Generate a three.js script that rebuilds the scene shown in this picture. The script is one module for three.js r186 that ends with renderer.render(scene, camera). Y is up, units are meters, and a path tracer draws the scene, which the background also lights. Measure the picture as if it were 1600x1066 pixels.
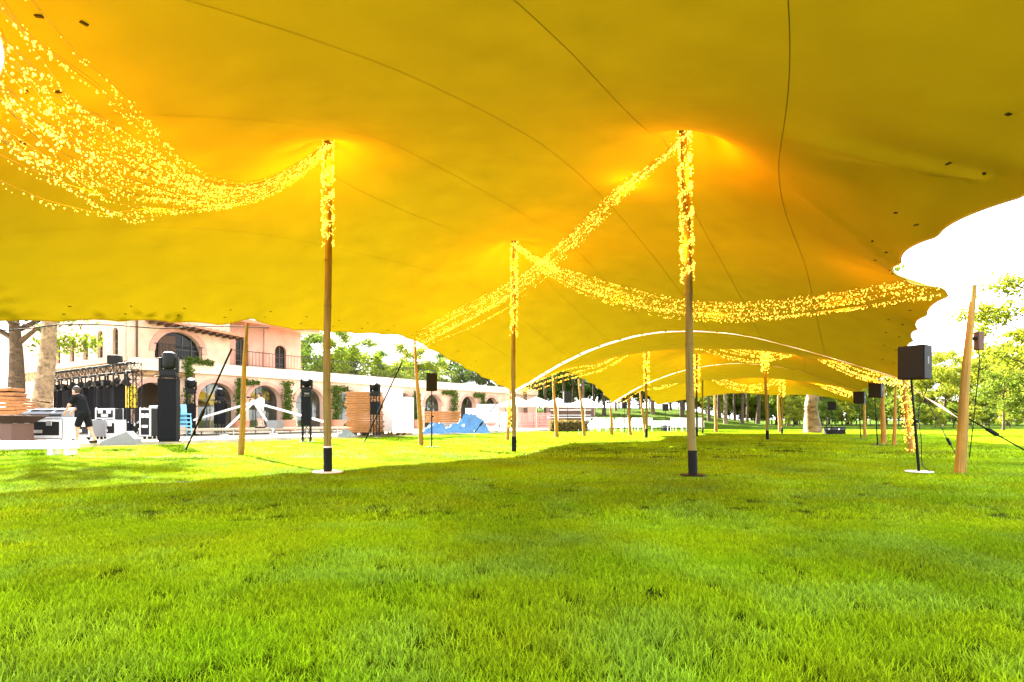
import * as THREE from 'three';
import { mergeGeometries } from 'three/addons/utils/BufferGeometryUtils.js';
import { RoundedBoxGeometry } from 'three/addons/geometries/RoundedBoxGeometry.js';

// ------------------------------------------------------------------ camera, sky, sun, exposure
const scene = new THREE.Scene();
const F = 900, CX = 800, HY = 655, EYE = 0.9;              // focal length, principal column and horizon row of a 1600 x 1066 frame
const camera = new THREE.PerspectiveCamera(2 * Math.atan(533 / F) * 180 / Math.PI, 1600 / 1066, 0.05, 1200);
camera.position.set(0, EYE, 0);
camera.lookAt(0, EYE, -10);
camera.setViewOffset(1600, 1066, 0, -(HY - 533), 1600, 1066);
const C = Math.cos(33.75 * Math.PI / 180), S = Math.sin(33.75 * Math.PI / 180);   // u, v: axes across and along the tents
const SUN = (() => { const u = -0.94, v = 0.34, e = Math.tan(30 * Math.PI / 180); const X = C * u + S * v, D = -S * u + C * v; return new THREE.Vector3(X, e, -D).normalize(); })();
{
  const w = 256, h = 128, a = new Float32Array(w * h * 4);
  for (let j = 0; j < h; j++) for (let i = 0; i < w; i++) {
    const el = ((j + 0.5) / h - 0.5) * Math.PI, t = Math.max(0, Math.sin(el)), k = 4 * (j * w + i);
    const haze = Math.pow(1 - t, 3);
    a[k] = 0.235 + 0.12 * haze; a[k + 1] = 0.25 + 0.11 * haze; a[k + 2] = 0.28 + 0.07 * haze; a[k + 3] = 1;
  }
  const sky = new THREE.DataTexture(a, w, h, THREE.RGBAFormat, THREE.FloatType);
  sky.mapping = THREE.EquirectangularReflectionMapping; sky.magFilter = THREE.LinearFilter; sky.needsUpdate = true;
  scene.background = sky; scene.environment = sky;
}
const sun = new THREE.DirectionalLight(new THREE.Color(1, 0.93, 0.8), 5);
sun.position.copy(SUN).multiplyScalar(120); sun.castShadow = true; sun.shadow.radius = 1.5;
sun.shadow.mapSize.set(4096, 4096);
Object.assign(sun.shadow.camera, { left: -80, right: 80, top: 80, bottom: -80, near: 1, far: 300 });
scene.add(sun, sun.target);
const renderer = new THREE.WebGLRenderer({ antialias: true });
renderer.toneMapping = THREE.LinearToneMapping;
renderer.toneMappingExposure = 16.5;
renderer.shadowMap.enabled = true;

// ------------------------------------------------------------------ helpers
const V = (x, y, z) => new THREE.Vector3(x, y, z);
const P = (px, py, d) => V((px - CX) / F * d, EYE + (HY - py) / F * d, -d);
const UV = (u, v, y = 0) => V(C * u + S * v, y, S * u - C * v);
const toUV = p => ({ u: C * p.x + S * p.z, v: S * p.x - C * p.z });
const TURN = Math.atan2(C, S);                              // local x along v, local z along u
function rng(seed) { let a = seed >>> 0; return () => { a = (a + 0x6D2B79F5) | 0; let t = Math.imul(a ^ (a >>> 15), 1 | a); t = (t + Math.imul(t ^ (t >>> 7), 61 | t)) ^ t; return ((t ^ (t >>> 14)) >>> 0) / 4294967296; }; }
const hash2 = (x, y, s = 0) => { let n = Math.imul(x | 0, 374761393) + Math.imul(y | 0, 668265263) + Math.imul(s | 0, 974711); n = Math.imul(n ^ (n >>> 13), 1274126177); return ((n ^ (n >>> 16)) >>> 0) / 4294967296; };
function noise2(x, y, s = 0) {
  const i = Math.floor(x), j = Math.floor(y), f = x - i, g = y - j, a = f * f * (3 - 2 * f), b = g * g * (3 - 2 * g);
  return (hash2(i, j, s) * (1 - a) + hash2(i + 1, j, s) * a) * (1 - b) + (hash2(i, j + 1, s) * (1 - a) + hash2(i + 1, j + 1, s) * a) * b;
}
const fbm = (x, y, s = 0, o = 4) => { let t = 0, a = 0.5, n = 0; for (let k = 0; k < o; k++) { t += a * noise2(x, y, s + k * 17); n += a; x *= 2.03; y *= 2.03; a *= 0.5; } return t / n; };
const lerp = (a, b, t) => a + (b - a) * t, sstep = (a, b, x) => { const t = Math.min(1, Math.max(0, (x - a) / (b - a))); return t * t * (3 - 2 * t); };
function tex(n, fn, srgb = true, m = n) {
  const a = new Uint8Array(n * m * 4);
  for (let j = 0; j < m; j++) for (let i = 0; i < n; i++) { const c = fn(i / n, j / m, i, j), k = 4 * (j * n + i); a[k] = 255 * c[0]; a[k + 1] = 255 * c[1]; a[k + 2] = 255 * c[2]; a[k + 3] = 255; }
  const t = new THREE.DataTexture(a, n, m); t.wrapS = t.wrapT = THREE.RepeatWrapping; t.magFilter = THREE.LinearFilter; t.minFilter = THREE.LinearMipmapLinearFilter; t.generateMipmaps = true;
  if (srgb) t.colorSpace = THREE.SRGBColorSpace; t.needsUpdate = true; return t;
}
// tiling fbm: blend of four shifted copies
const tfbm = (x, y, f, s, o = 4) => { const a = fbm(x * f, y * f, s, o), b = fbm((x - 1) * f, y * f, s, o), c = fbm(x * f, (y - 1) * f, s, o), d = fbm((x - 1) * f, (y - 1) * f, s, o); return (a * (1 - x) + b * x) * (1 - y) + (c * (1 - x) + d * x) * y; };
const lin = (r, g, b) => new THREE.Color().setRGB(r, g, b);
const mat = (r, g, b, o = {}) => new THREE.MeshStandardMaterial({ color: lin(r, g, b), roughness: 0.8, ...o });
const pmat = (r, g, b, o = {}) => new THREE.MeshPhysicalMaterial({ color: lin(r, g, b), roughness: 0.8, ...o });
const taken = {};
function numbered(n) { const k = taken[n] = (taken[n] ?? -1) + 1; return k ? `${n}_${String(k).padStart(3, '0')}` : n; }
function shade(o) { o.castShadow = o.receiveShadow = true; return o; }
function thing(name, label, category, pos = V(0, 0, 0), turn = 0, group) {
  const o = new THREE.Group(); o.name = numbered(name); o.position.copy(pos); o.rotation.y = turn;
  o.userData = { label, category }; if (group) o.userData.group = group; scene.add(o); return o;
}
function part(parent, name, geo, m, pos, rot) {
  const o = shade(new THREE.Mesh(geo, m)); o.name = name; if (pos) o.position.copy(pos); if (rot) o.rotation.set(...rot); parent.add(o); return o;
}
function struct(name, geo, m, label) { const o = shade(new THREE.Mesh(geo, m)); o.name = numbered(name); o.userData = { kind: 'structure', label, category: name.split('_').pop() }; scene.add(o); return o; }
function copyOf(o, pos, turn, label) { const c = o.clone(); c.name = numbered(o.name.replace(/_\d{3}$/, '')); c.position.copy(pos); if (turn !== undefined) c.rotation.y = turn; c.userData = { ...o.userData, label }; scene.add(c); return c; }
const box = (w, h, d, x = 0, y = 0, z = 0) => new THREE.BoxGeometry(w, h, d).translate(x, y, z);
const rbox = (w, h, d, r = 0.015, x = 0, y = 0, z = 0) => new RoundedBoxGeometry(w, h, d, 2, Math.min(r, w / 2.1, h / 2.1, d / 2.1)).translate(x, y, z);
function bar(a, b, r0, r1 = r0, seg = 8) {
  const L = a.distanceTo(b), g = new THREE.CylinderGeometry(r1, r0, L, seg); g.translate(0, L / 2, 0);
  g.applyQuaternion(new THREE.Quaternion().setFromUnitVectors(V(0, 1, 0), b.clone().sub(a).normalize())); return g.translate(a.x, a.y, a.z);
}
function beam(a, b, w, h) {
  const L = a.distanceTo(b), g = new THREE.BoxGeometry(w, h, L), m = new THREE.Matrix4().lookAt(a, b, V(0, 1, 0)); g.applyMatrix4(m);
  const c = a.clone().add(b).multiplyScalar(0.5); return g.translate(c.x, c.y, c.z);
}
const tube = (pts, r, n = 40, rs = 5) => new THREE.TubeGeometry(new THREE.CatmullRomCurve3(pts), n, r, rs);
const cyl = (r0, r1, h, x = 0, y = 0, z = 0, seg = 16) => new THREE.CylinderGeometry(r1, r0, h, seg).translate(x, y + h / 2, z);
const merge = a => mergeGeometries(a.map(g => { const n = g.index ? g.toNonIndexed() : g; for (const k of Object.keys(n.attributes)) if (!['position', 'normal', 'uv'].includes(k)) n.deleteAttribute(k); return n; }));
function fromTris(pos, withUv) { const g = new THREE.BufferGeometry(); g.setAttribute('position', new THREE.Float32BufferAttribute(pos, 3)); if (withUv) g.setAttribute('uv', new THREE.Float32BufferAttribute(withUv, 2)); g.computeVertexNormals(); return g; }

// ------------------------------------------------------------------ materials
const T = {};
T.lawn = tex(512, (x, y) => { const a = tfbm(x, y, 24, 1, 4), b = tfbm(x, y, 90, 9, 2), c = tfbm(x, y, 5, 21, 3), k = 0.62 + 0.75 * (a - 0.5) + 0.7 * (b - 0.5) + 0.3 * (c - 0.5); return [0.44 * k, 0.58 * k, 0.05 * k].map(q => Math.min(1, Math.max(0, q))); });
T.lawn.repeat.set(1 / 4, 1 / 4);
T.bark = tex(256, (x, y) => { const a = tfbm(x, y, 10, 31, 4), b = tfbm(x, y, 40, 33, 2), k = 0.55 + 0.7 * (a - 0.5) + 0.35 * (b - 0.5); return [0.72 * k + 0.08, 0.66 * k + 0.06, 0.55 * k + 0.04]; });
T.wood = tex(256, (x, y) => { const g = tfbm(x, y, 6, 41, 3), s = noise2(x * 90, y * 5, 4), k = 0.72 + 0.4 * (g - 0.5) + 0.25 * (s - 0.5); return [0.78 * k, 0.62 * k, 0.34 * k]; });
T.stucco = tex(256, (x, y) => { const a = tfbm(x, y, 6, 51, 5), b = tfbm(x, y, 60, 55, 2), k = 0.88 + 0.28 * (a - 0.5) + 0.1 * (b - 0.5); return [k, k * 0.99, k * 0.97].map(q => Math.min(1, q)); });
T.stucco.repeat.set(0.4, 0.4);
T.rubble = tex(512, (x, y) => {
  let best = 9, second = 9, id = 0; const n = 14;
  for (let a = -1; a <= 1; a++) for (let b = -1; b <= 1; b++) { const i = Math.floor(x * n) + a, j = Math.floor(y * n) + b, I = ((i % n) + n) % n, J = ((j % n) + n) % n; const d = Math.hypot(x * n - i - 0.5 - 0.6 * (hash2(I, J, 3) - 0.5), 1.2 * (y * n - j - 0.5 - 0.6 * (hash2(I, J, 5) - 0.5))); if (d < best) { second = best; best = d; id = hash2(I, J, 7); } else if (d < second) second = d; }
  const m = second - best < 0.1 ? 0.5 : 0.7 + 0.4 * (id - 0.5), k = m * (0.85 + 0.3 * tfbm(x, y, 30, 61, 3)); return [k, k * 0.86, k * 0.68].map(q => Math.min(1, q));
});
T.rubble.repeat.set(0.4, 0.4);
T.pave = tex(256, (x, y) => { const a = tfbm(x, y, 5, 71, 4), b = tfbm(x, y, 70, 75, 2), k = 0.78 + 0.2 * (a - 0.5) + 0.16 * (b - 0.5); return [k, k * 0.95, k * 0.86]; });
T.pave.repeat.set(0.3, 0.3);
T.fine = tex(256, (x, y) => { const b = 0.5 + 0.8 * (tfbm(x, y, 60, 81, 2) - 0.5); return [b, b, b]; }, false);
T.cloth = tex(256, (x, y) => { const a = tfbm(x, y, 8, 91, 4), k = 0.93 + 0.14 * (a - 0.5); return [k, k, k]; });

const M = {
  canopy: pmat(0.33, 0.222, 0.003, { map: T.cloth, roughness: 1, transmission: 0.1, thickness: 0, specularIntensity: 0.12, side: THREE.DoubleSide }),
  beige: pmat(0.72, 0.5, 0.36, { roughness: 1, transmission: 0.25, thickness: 0, specularIntensity: 0.1, side: THREE.DoubleSide }),
  gutter: pmat(0.7, 0.52, 0.38, { roughness: 1, transmission: 0.3, thickness: 0, specularIntensity: 0.1, side: THREE.DoubleSide }),
  seam: mat(0.2, 0.13, 0.006, { roughness: 1, side: THREE.DoubleSide }),
  hem: mat(0.5, 0.33, 0.03, { roughness: 0.9 }),
  patch: mat(0.05, 0.035, 0.01, { roughness: 0.9 }),
  wood: mat(0.7, 0.85, 0.6, { map: T.wood, roughness: 0.7 }),
  paleWood: mat(1, 0.88, 0.28, { map: T.wood, roughness: 0.75 }),
  ring: mat(0.12, 0.09, 0.03, { roughness: 0.8 }),
  sleeve: pmat(0.005, 0.005, 0.005, { specularIntensity: 0.3, roughness: 0.55 }),
  steel: mat(0.5, 0.5, 0.48, { metalness: 0.7, roughness: 0.45 }),
  whiteMetal: mat(0.7, 0.7, 0.68, { roughness: 0.5 }),
  black: pmat(0.009, 0.009, 0.009, { specularIntensity: 0.3, roughness: 0.6 }),
  blackCloth: pmat(0.007, 0.007, 0.009, { specularIntensity: 0.3, roughness: 0.95 }),
  grille: pmat(0.013, 0.013, 0.013, { specularIntensity: 0.3, roughness: 0.75, bumpMap: T.fine, bumpScale: 0.002 }),
  greyPanel: pmat(0.2, 0.2, 0.21, { specularIntensity: 0.3, roughness: 0.5 }),
  silver: mat(0.6, 0.6, 0.62, { metalness: 0.9, roughness: 0.35 }),
  glassDark: pmat(0.012, 0.011, 0.01, { roughness: 0.08, specularIntensity: 0.35 }),
  caseWhite: mat(0.62, 0.62, 0.64, { roughness: 0.55 }),
  caseDark: pmat(0.012, 0.012, 0.012, { specularIntensity: 0.3, roughness: 0.6 }),
  strap: pmat(0.008, 0.008, 0.008, { specularIntensity: 0.3, roughness: 0.85 }),
  brown: mat(0.11, 0.055, 0.04, { roughness: 0.7 }),
  rust: mat(0.05, 0.025, 0.02, { roughness: 0.8 }),
  orangeWood: mat(1, 0.62, 0.5, { map: T.wood, roughness: 0.75 }),
  film: mat(0.72, 0.72, 0.76, { map: T.cloth, roughness: 0.35 }),
  blueTarp: mat(0.025, 0.13, 0.3, { roughness: 0.3, side: THREE.DoubleSide }),
  blueChair: mat(0.15, 0.42, 0.62, { roughness: 0.45 }),
  greyTarp: mat(0.14, 0.16, 0.15, { roughness: 0.7 }),
  pink: mat(0.75, 0.24, 0.22, { roughness: 0.55 }),
  terracotta: mat(0.5, 0.22, 0.13, { roughness: 0.85 }),
  soil: mat(0.05, 0.035, 0.02, { roughness: 1 }),
  yellow: mat(0.85, 0.62, 0.02, { roughness: 0.5 }),
  stucco: mat(0.76, 0.5, 0.38, { map: T.stucco, roughness: 0.95, bumpMap: T.fine, bumpScale: 0.006 }),
  pinkStucco: mat(0.62, 0.33, 0.26, { map: T.stucco, roughness: 0.95 }),
  cream: mat(0.84, 0.7, 0.54, { map: T.stucco, roughness: 0.95 }),
  rubble: mat(0.62, 0.5, 0.4, { map: T.rubble, roughness: 0.95 }),
  roofTile: mat(0.42, 0.17, 0.09, { roughness: 0.9 }),
  darkWood: mat(0.07, 0.035, 0.02, { roughness: 0.75 }),
  iron: mat(0.012, 0.01, 0.01, { roughness: 0.6, metalness: 0.3 }),
  frame: mat(0.05, 0.05, 0.05, { roughness: 0.5 }),
  pane: pmat(0.9, 0.95, 0.95, { roughness: 0.02, transmission: 1, thickness: 0 }),
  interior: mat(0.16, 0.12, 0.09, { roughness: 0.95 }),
  pave: mat(0.8, 0.76, 0.68, { map: T.pave, roughness: 0.9 }),
  deck: mat(0.62, 0.58, 0.5, { map: T.pave, roughness: 0.8 }),
  white: mat(0.78, 0.77, 0.74, { roughness: 0.75 }),
  linen: mat(0.8, 0.79, 0.77, { roughness: 0.95, map: T.cloth }),
  bark: mat(0.62, 0.5, 0.4, { map: T.bark, roughness: 0.95, bumpMap: T.bark, bumpScale: 0.03 }),
  darkBark: mat(0.3, 0.24, 0.18, { map: T.bark, roughness: 0.95, bumpMap: T.bark, bumpScale: 0.03 }),
  paleBark: mat(0.95, 0.82, 0.7, { map: T.bark, roughness: 0.9, bumpMap: T.bark, bumpScale: 0.02 }),
  skin: mat(0.5, 0.27, 0.17, { roughness: 0.6 }),
  hair: mat(0.035, 0.02, 0.012, { roughness: 0.7 }),
  greyCloth: mat(0.22, 0.22, 0.22, { roughness: 0.95 }),
};
const leafMat = (r, g, b) => pmat(r, g, b, { roughness: 1, transmission: 0.4, thickness: 0, specularIntensity: 0.2, side: THREE.DoubleSide, vertexColors: true });
const LEAF = [leafMat(0.075, 0.12, 0.01), leafMat(0.12, 0.165, 0.01), leafMat(0.05, 0.085, 0.01), leafMat(0.2, 0.225, 0.012)];
M.bulb = new THREE.MeshStandardMaterial({ color: lin(0.8, 0.6, 0.2), roughness: 0.4, emissive: lin(1, 0.45, 0.045), emissiveIntensity: 0.32 });
M.wire = mat(0.35, 0.24, 0.04, { roughness: 0.7 });

// ------------------------------------------------------------------ setting: lawn, pavement, banks
const bankH = (X, D) => 2.6 * sstep(46, 90, D) * sstep(30, 14, X - (D - 50) * 0.25) * sstep(-14, 4, X) + 0.12 * (fbm(X * 0.08, D * 0.08, 5) - 0.5) * sstep(34, 60, D);
{
  const xs = [], ds = []; for (let x = -420; x <= 420; x += Math.abs(x) < 60 ? 3 : 30) xs.push(x); for (let d = -60; d <= 700; d += d < 120 && d > -10 ? 3 : 20) ds.push(d);
  const pos = [], uv = [], idx = []; for (const d of ds) for (const x of xs) { pos.push(x, bankH(x, d), -d); uv.push(x, d); }
  for (let j = 0; j + 1 < ds.length; j++) for (let i = 0; i + 1 < xs.length; i++) { const a = j * xs.length + i, b = a + 1, c = a + xs.length, e = c + 1; idx.push(a, b, e, a, e, c); }
  const g = new THREE.BufferGeometry(); g.setAttribute('position', new THREE.Float32BufferAttribute(pos, 3)); g.setAttribute('uv', new THREE.Float32BufferAttribute(uv, 2)); g.setIndex(idx); g.computeVertexNormals();
  M.lawn = pmat(0.5, 0.5, 0.2, { map: T.lawn, roughness: 1, specularIntensity: 0.05, bumpMap: T.lawn, bumpScale: 0.03 });
  struct('lawn_ground', g, M.lawn, 'mown green lawn running under the tents to the trees');
}
const TERR = 0.15;
{ // raised pale forecourt between the lawn and the house
  const g = box(110, 0.4, 60, 0, 0, 0); const o = struct('pavement', g, M.pave, 'pale paved forecourt in front of the arcade house');
  o.position.copy(UV(-21 - 30, 12, TERR - 0.2)); o.rotation.y = TURN;
  const p = g.attributes.position, q = g.attributes.uv; for (let i = 0; i < p.count; i++) q.setXY(i, p.getX(i) + p.getY(i), p.getZ(i));
}

// ------------------------------------------------------------------ stretch tents
const planHit = (px, A, B) => { // where the sight line of a column crosses the plan line A-B (u, v)
  const k = (px - CX) / F, a = UV(...A), b = UV(...B), ax = a.x, ad = -a.z, bx = b.x, bd = -b.z; const t = (k * ad - ax) / ((bx - ax) - k * (bd - ad)); return { x: ax + t * (bx - ax), d: ad + t * (bd - ad) };
};
const edgePx = (list, A, B) => list.map(([px, py]) => { const h = planHit(px, A, B); return V(h.x, EYE + (HY - py) / F * h.d, -h.d); });
const edgeUV = list => list.map(([u, v, y]) => UV(u, v, y));
function makeSheet(N, K, E, pins, lift, folds = []) {
  const cv = {}; for (const k of ['left', 'right', 'near', 'far']) { cv[k] = new THREE.CatmullRomCurve3(E[k], false, 'centripetal'); cv[k].arcLengthDivisions = 400; }
  const at = (i, j) => 3 * (j * (N + 1) + i), X = new Float64Array(3 * (N + 1) * (K + 1));
  const mid = V(0, 0, 0); for (const k of ['left', 'right', 'near', 'far']) mid.addScaledVector(cv[k].getPointAt(0.5), 0.25);
  const put = (i, j, p) => { const o = at(i, j); X[o] = p.x; X[o + 1] = p.y; X[o + 2] = p.z; };
  const scallop = (c, t, amp) => { const L = c.getLength(), n = Math.max(1, Math.round(L / 1.05)), p = c.getPointAt(t), w = t * n % 1; if (!amp) return p; const tan = c.getTangentAt(t), inn = V(-tan.z, 0, tan.x).normalize(); if (inn.dot(mid.clone().sub(p)) < 0) inn.negate(); const s = 4 * w * (1 - w) * amp * sstep(0, 0.02, t) * sstep(1, 0.98, t); p.addScaledVector(inn, s); p.y += s * 0.35; return p; };
  for (let j = 0; j <= K; j++) { put(0, j, scallop(cv.left, j / K, 0.09)); put(N, j, scallop(cv.right, j / K, 0.08)); }
  for (let i = 0; i <= N; i++) { put(i, 0, scallop(cv.near, i / N, E.nearPlain ? 0 : 0.1)); put(i, K, scallop(cv.far, i / N, E.farPlain ? 0.03 : 0.1)); }
  for (let j = 1; j < K; j++) for (let i = 1; i < N; i++) for (let c = 0; c < 3; c++) {
    const s = i / N, t = j / K; X[at(i, j) + c] = (1 - s) * X[at(0, j) + c] + s * X[at(N, j) + c] + (1 - t) * X[at(i, 0) + c] + t * X[at(i, K) + c] - ((1 - s) * (1 - t) * X[at(0, 0) + c] + s * (1 - t) * X[at(N, 0) + c] + (1 - s) * t * X[at(0, K) + c] + s * t * X[at(N, K) + c]);
  }
  const W = 3 * (N + 1), h2 = Math.pow(cv.left.getLength() / K, 2), om = 1.94;
  for (let it = 0; it < 260; it++) for (let j = 1; j < K; j++) for (let i = 1; i < N; i++) { const o = at(i, j); for (const c of [0, 2]) { const q = o + c; X[q] += om * ((X[q - 3] + X[q + 3] + X[q - W] + X[q + W]) / 4 - X[q]); } }
  const pin = new Uint8Array((N + 1) * (K + 1));
  for (let j = 1; j < K; j++) for (let i = 1; i < N; i++) for (const p of pins) { const o = at(i, j), r = Math.hypot(X[o] - p.x, X[o + 2] - p.z); if (r < p.r) { pin[j * (N + 1) + i] = 1; X[o + 1] = p.y - p.drop * Math.pow(r / p.r, 1.5); } }
  for (let it = 0; it < 700; it++) for (let j = 1; j < K; j++) for (let i = 1; i < N; i++) { if (pin[j * (N + 1) + i]) continue; const q = at(i, j) + 1; X[q] += om * ((X[q - 3] + X[q + 3] + X[q - W] + X[q + W] + lift * h2) / 4 - X[q]); }
  for (const f of folds) for (let j = 1; j < K; j++) for (let i = 1; i < N; i++) { // tension folds that run to a fixing
    const o = at(i, j), ax = f.a.x, az = f.a.z, dx = f.b.x - ax, dz = f.b.z - az, L = Math.hypot(dx, dz), t = ((X[o] - ax) * dx + (X[o + 2] - az) * dz) / (L * L), d = ((X[o] - ax) * dz - (X[o + 2] - az) * dx) / L;
    if (t < 0 || t > 1) continue; const w = f.w * (1.3 - 0.9 * t), e = Math.exp(-d * d / (w * w)); X[o + 1] += f.amp * e * sstep(0, 0.5, t) * sstep(1.02, 0.85, t);
  }
  for (let j = 1; j < K; j++) for (let i = 1; i < N; i++) { const o = at(i, j), e = Math.min(1, i / 8, j / 8, (N - i) / 8, (K - j) / 8); X[o + 1] += 0.05 * e * (fbm(X[o] * 0.55, X[o + 2] * 0.55, 77, 3) - 0.5); }
  const sample = (s, t) => { const fi = Math.min(N - 1e-6, Math.max(0, s * N)), fj = Math.min(K - 1e-6, Math.max(0, t * K)), i = Math.floor(fi), j = Math.floor(fj), a = fi - i, b = fj - j; const g = c => (X[at(i, j) + c] * (1 - a) + X[at(i + 1, j) + c] * a) * (1 - b) + (X[at(i, j + 1) + c] * (1 - a) + X[at(i + 1, j + 1) + c] * a) * b; return V(g(0), g(1), g(2)); };
  const uv = new Float32Array(2 * (N + 1) * (K + 1)), idx = []; for (let j = 0; j <= K; j++) for (let i = 0; i <= N; i++) { const k = 2 * (j * (N + 1) + i); uv[k] = i / N * 4; uv[k + 1] = j / K * 5; if (i < N && j < K) { const a = j * (N + 1) + i, b = a + 1, c = a + N + 1, e = c + 1; idx.push(a, b, e, a, e, c); } }
  const g = new THREE.BufferGeometry(); g.setAttribute('position', new THREE.Float32BufferAttribute(X, 3)); g.setAttribute('uv', new THREE.BufferAttribute(uv, 2)); g.setIndex(idx); g.computeVertexNormals();
  const heightAt = (x, z) => { let b = 1e9, y = 0; for (let k = 0; k < X.length; k += 3) { const d = (X[k] - x) ** 2 + (X[k + 2] - z) ** 2; if (d < b) { b = d; y = X[k + 1]; } } return y; };
  return { g, sample, heightAt, cv, N, K };
}
function ribbon(pts, w, off) { // a strip sewn along the underside
  const pos = []; for (let k = 0; k + 1 < pts.length; k++) { const a = pts[k], b = pts[k + 1], d = b.clone().sub(a), n = V(-d.z, 0, d.x).normalize().multiplyScalar(w / 2), p = [a.clone().add(n), a.clone().sub(n), b.clone().add(n), b.clone().sub(n)]; for (const q of p) q.y += off; for (const q of [p[0], p[2], p[1], p[1], p[2], p[3]]) pos.push(q.x, q.y, q.z); }
  return fromTris(pos);
}
function makeTent(label, sheet, seams, hemSides, patchSides, base, mainSeamW = 0.009) {
  const t = thing('stretch_tent', label, 'tent', base, 0, 'stretch tents in a row over the lawn');
  const sh = g => g.translate(-base.x, -base.y, -base.z);
  part(t, 'canopy', sh(sheet.g), M.canopy);
  for (const s of seams) { const pts = []; for (let k = 0; k <= 120; k++) pts.push(sheet.sample(s, 0.004 + 0.992 * k / 120)); part(t, 'seam', sh(ribbon(pts, mainSeamW, -0.01)), M.seam); }
  for (const side of hemSides) { const pts = []; const n = side === 'left' || side === 'right' ? sheet.K : sheet.N; for (let k = 0; k <= n; k++) pts.push(side === 'left' ? sheet.sample(0, k / n) : side === 'right' ? sheet.sample(1, k / n) : side === 'near' ? sheet.sample(k / n, 0) : sheet.sample(k / n, 1)); part(t, 'hem', sh(tube(pts, 0.013, n * 2, 4)), M.hem); }
  const dots = []; for (const side of patchSides) { const L = sheet.cv[side].getLength(), n = Math.round(L / 1.05); for (let k = 1; k < n; k++) for (const q of [0.016, 0.034]) { const e = k / n, p = side === 'left' ? sheet.sample(q, e) : side === 'right' ? sheet.sample(1 - q, e) : side === 'near' ? sheet.sample(e, q * 0.8) : sheet.sample(e, 1 - q * 0.8); const g = box(0.025, 0.012, 0.05); g.rotateY(k * 1.3 + q * 50); dots.push(g.translate(p.x, p.y - 0.012, p.z)); } }
  if (dots.length) part(t, 'fixing_eyelet', sh(merge(dots)), M.patch).userData = { kind: 'stuff' };
  return t;
}
const polesA = { A: UV(-7.8, 6.2, 5.5), B: UV(-2.7, 9.0, 5.45), C: UV(-8.6, 12.97, 5.72) };
{ // exact plan places from where the poles stand on the lawn
  const g = (px, py) => { const d = F * EYE / (py - HY); return V((px - CX) / F * d, 0, -d); };
  for (const [k, px, py, top] of [['A', 512, 740, 222], ['B', 1080, 745, 200], ['C', 803, 707, 376]]) { const p = g(px, py); p.y = EYE + (HY - top) / F * -p.z; polesA[k] = p; }
}
const farA = [-13.3, 19.9], farB = [0.12, 18.5];
const farList = edgePx([[800, 612], [835, 592], [870, 571], [930, 543], [1000, 523], [1060, 517], [1150, 522], [1250, 545], [1330, 568], [1410, 592]], farA, farB);
const leftList = [UV(-13.4, 1.2, 2.5), ...edgePx([[0, 503], [130, 502], [250, 503], [355, 507], [395, 500], [425, 511], [550, 521], [625, 526], [655, 538], [700, 562], [750, 588]], [-13.4, 1], [-13.3, 19.9]), farList[0]];
const nearList = edgeUV([[-13.4, 1.2, 2.5], [-9, 1.3, 3.0], [-6.4, 1.55, 3.42], [-4.58, 1.12, 3.55], [-2, 0.75, 3.6], [1.6, 1.0, 3.5]]);
const rightList = [...edgeUV([[1.6, 1.0, 3.5], [1.75, 4.2, 3.4], [1.15, 7.0, 3.05], [0.4, 8.1, 2.98], [0.02, 9.4, 2.95], [0.25, 10.7, 2.95], [0.73, 11.9, 3.0], [0.42, 13.5, 2.8], [0.28, 15.8, 2.55]]), farList[farList.length - 1]];
const pinsA = ['A', 'B', 'C'].map(k => ({ x: polesA[k].x, z: polesA[k].z, y: polesA[k].y + 0.03, r: 0.3, drop: 0.07 }));
const sheet1 = makeSheet(170, 220, { left: leftList, right: rightList, near: nearList, far: farList, farPlain: true }, pinsA, 0.075, [
  { a: V(3.6, 0, -7.4), b: V(4.85, 0, -5.45), w: 0.13, amp: 0.09 }, { a: V(3.2, 0, -6.9), b: V(5.0, 0, -5.35), w: 0.5, amp: 0.1 }, { a: V(3.9, 0, -8.4), b: V(5.15, 0, -7.85), w: 0.12, amp: -0.1 }, { a: V(3.2, 0, -7.0), b: V(4.8, 0, -5.6), w: 0.1, amp: -0.09 },
]);
const tent1 = makeTent('large yellow stretch tent canopy filling the foreground overhead', sheet1, [0.1, 0.22, 0.35, 0.47, 0.61, 0.73, 0.86], ['left', 'right', 'near', 'far'], ['left', 'right', 'near'], UV(-6.5, 10, 0));
const off = (list, dv, dy) => list.map(p => p.clone().add(UV(0, dv, dy)));
const near2 = off(farList, 0.27, -0.01);
const far2 = edgePx([[955, 630], [1000, 604], [1060, 581], [1110, 571], [1165, 568], [1250, 580], [1300, 597], [1345, 612]], [-13.3, 29.9], [-1.4, 31.5]);
const left2 = [near2[0], ...edgePx([[842, 592], [868, 581], [890, 583], [906, 591], [932, 606]], [-13.3, 20], [-13.3, 29.9]), far2[0]];
const right2 = [near2[near2.length - 1], UV(0.1, 22, 2.35), UV(-0.2, 25, 2.6), UV(-0.8, 28, 2.3), far2[far2.length - 1]];
const groundAt = (px, d) => V((px - CX) / F * d, 0, -d);
const poles2 = [[1010, 27, 4.55], [1195, 24.5, 4.2], [1089, 29, 4.35]].map(([px, d, y]) => groundAt(px, d).setY(y));
const sheet2 = makeSheet(90, 90, { left: left2, right: right2, near: near2, far: far2, nearPlain: true, farPlain: true }, poles2.map(p => ({ x: p.x, z: p.z, y: p.y + 0.03, r: 0.32, drop: 0.06 })), 0.03);
makeTent('second yellow stretch tent, seen through the wide arch of the nearest one', sheet2, [0.2, 0.4, 0.6, 0.8], ['left', 'right', 'far', 'near'], [], UV(-7, 25, 0));
const near3 = off(far2, 0.27, 0.0);
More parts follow.
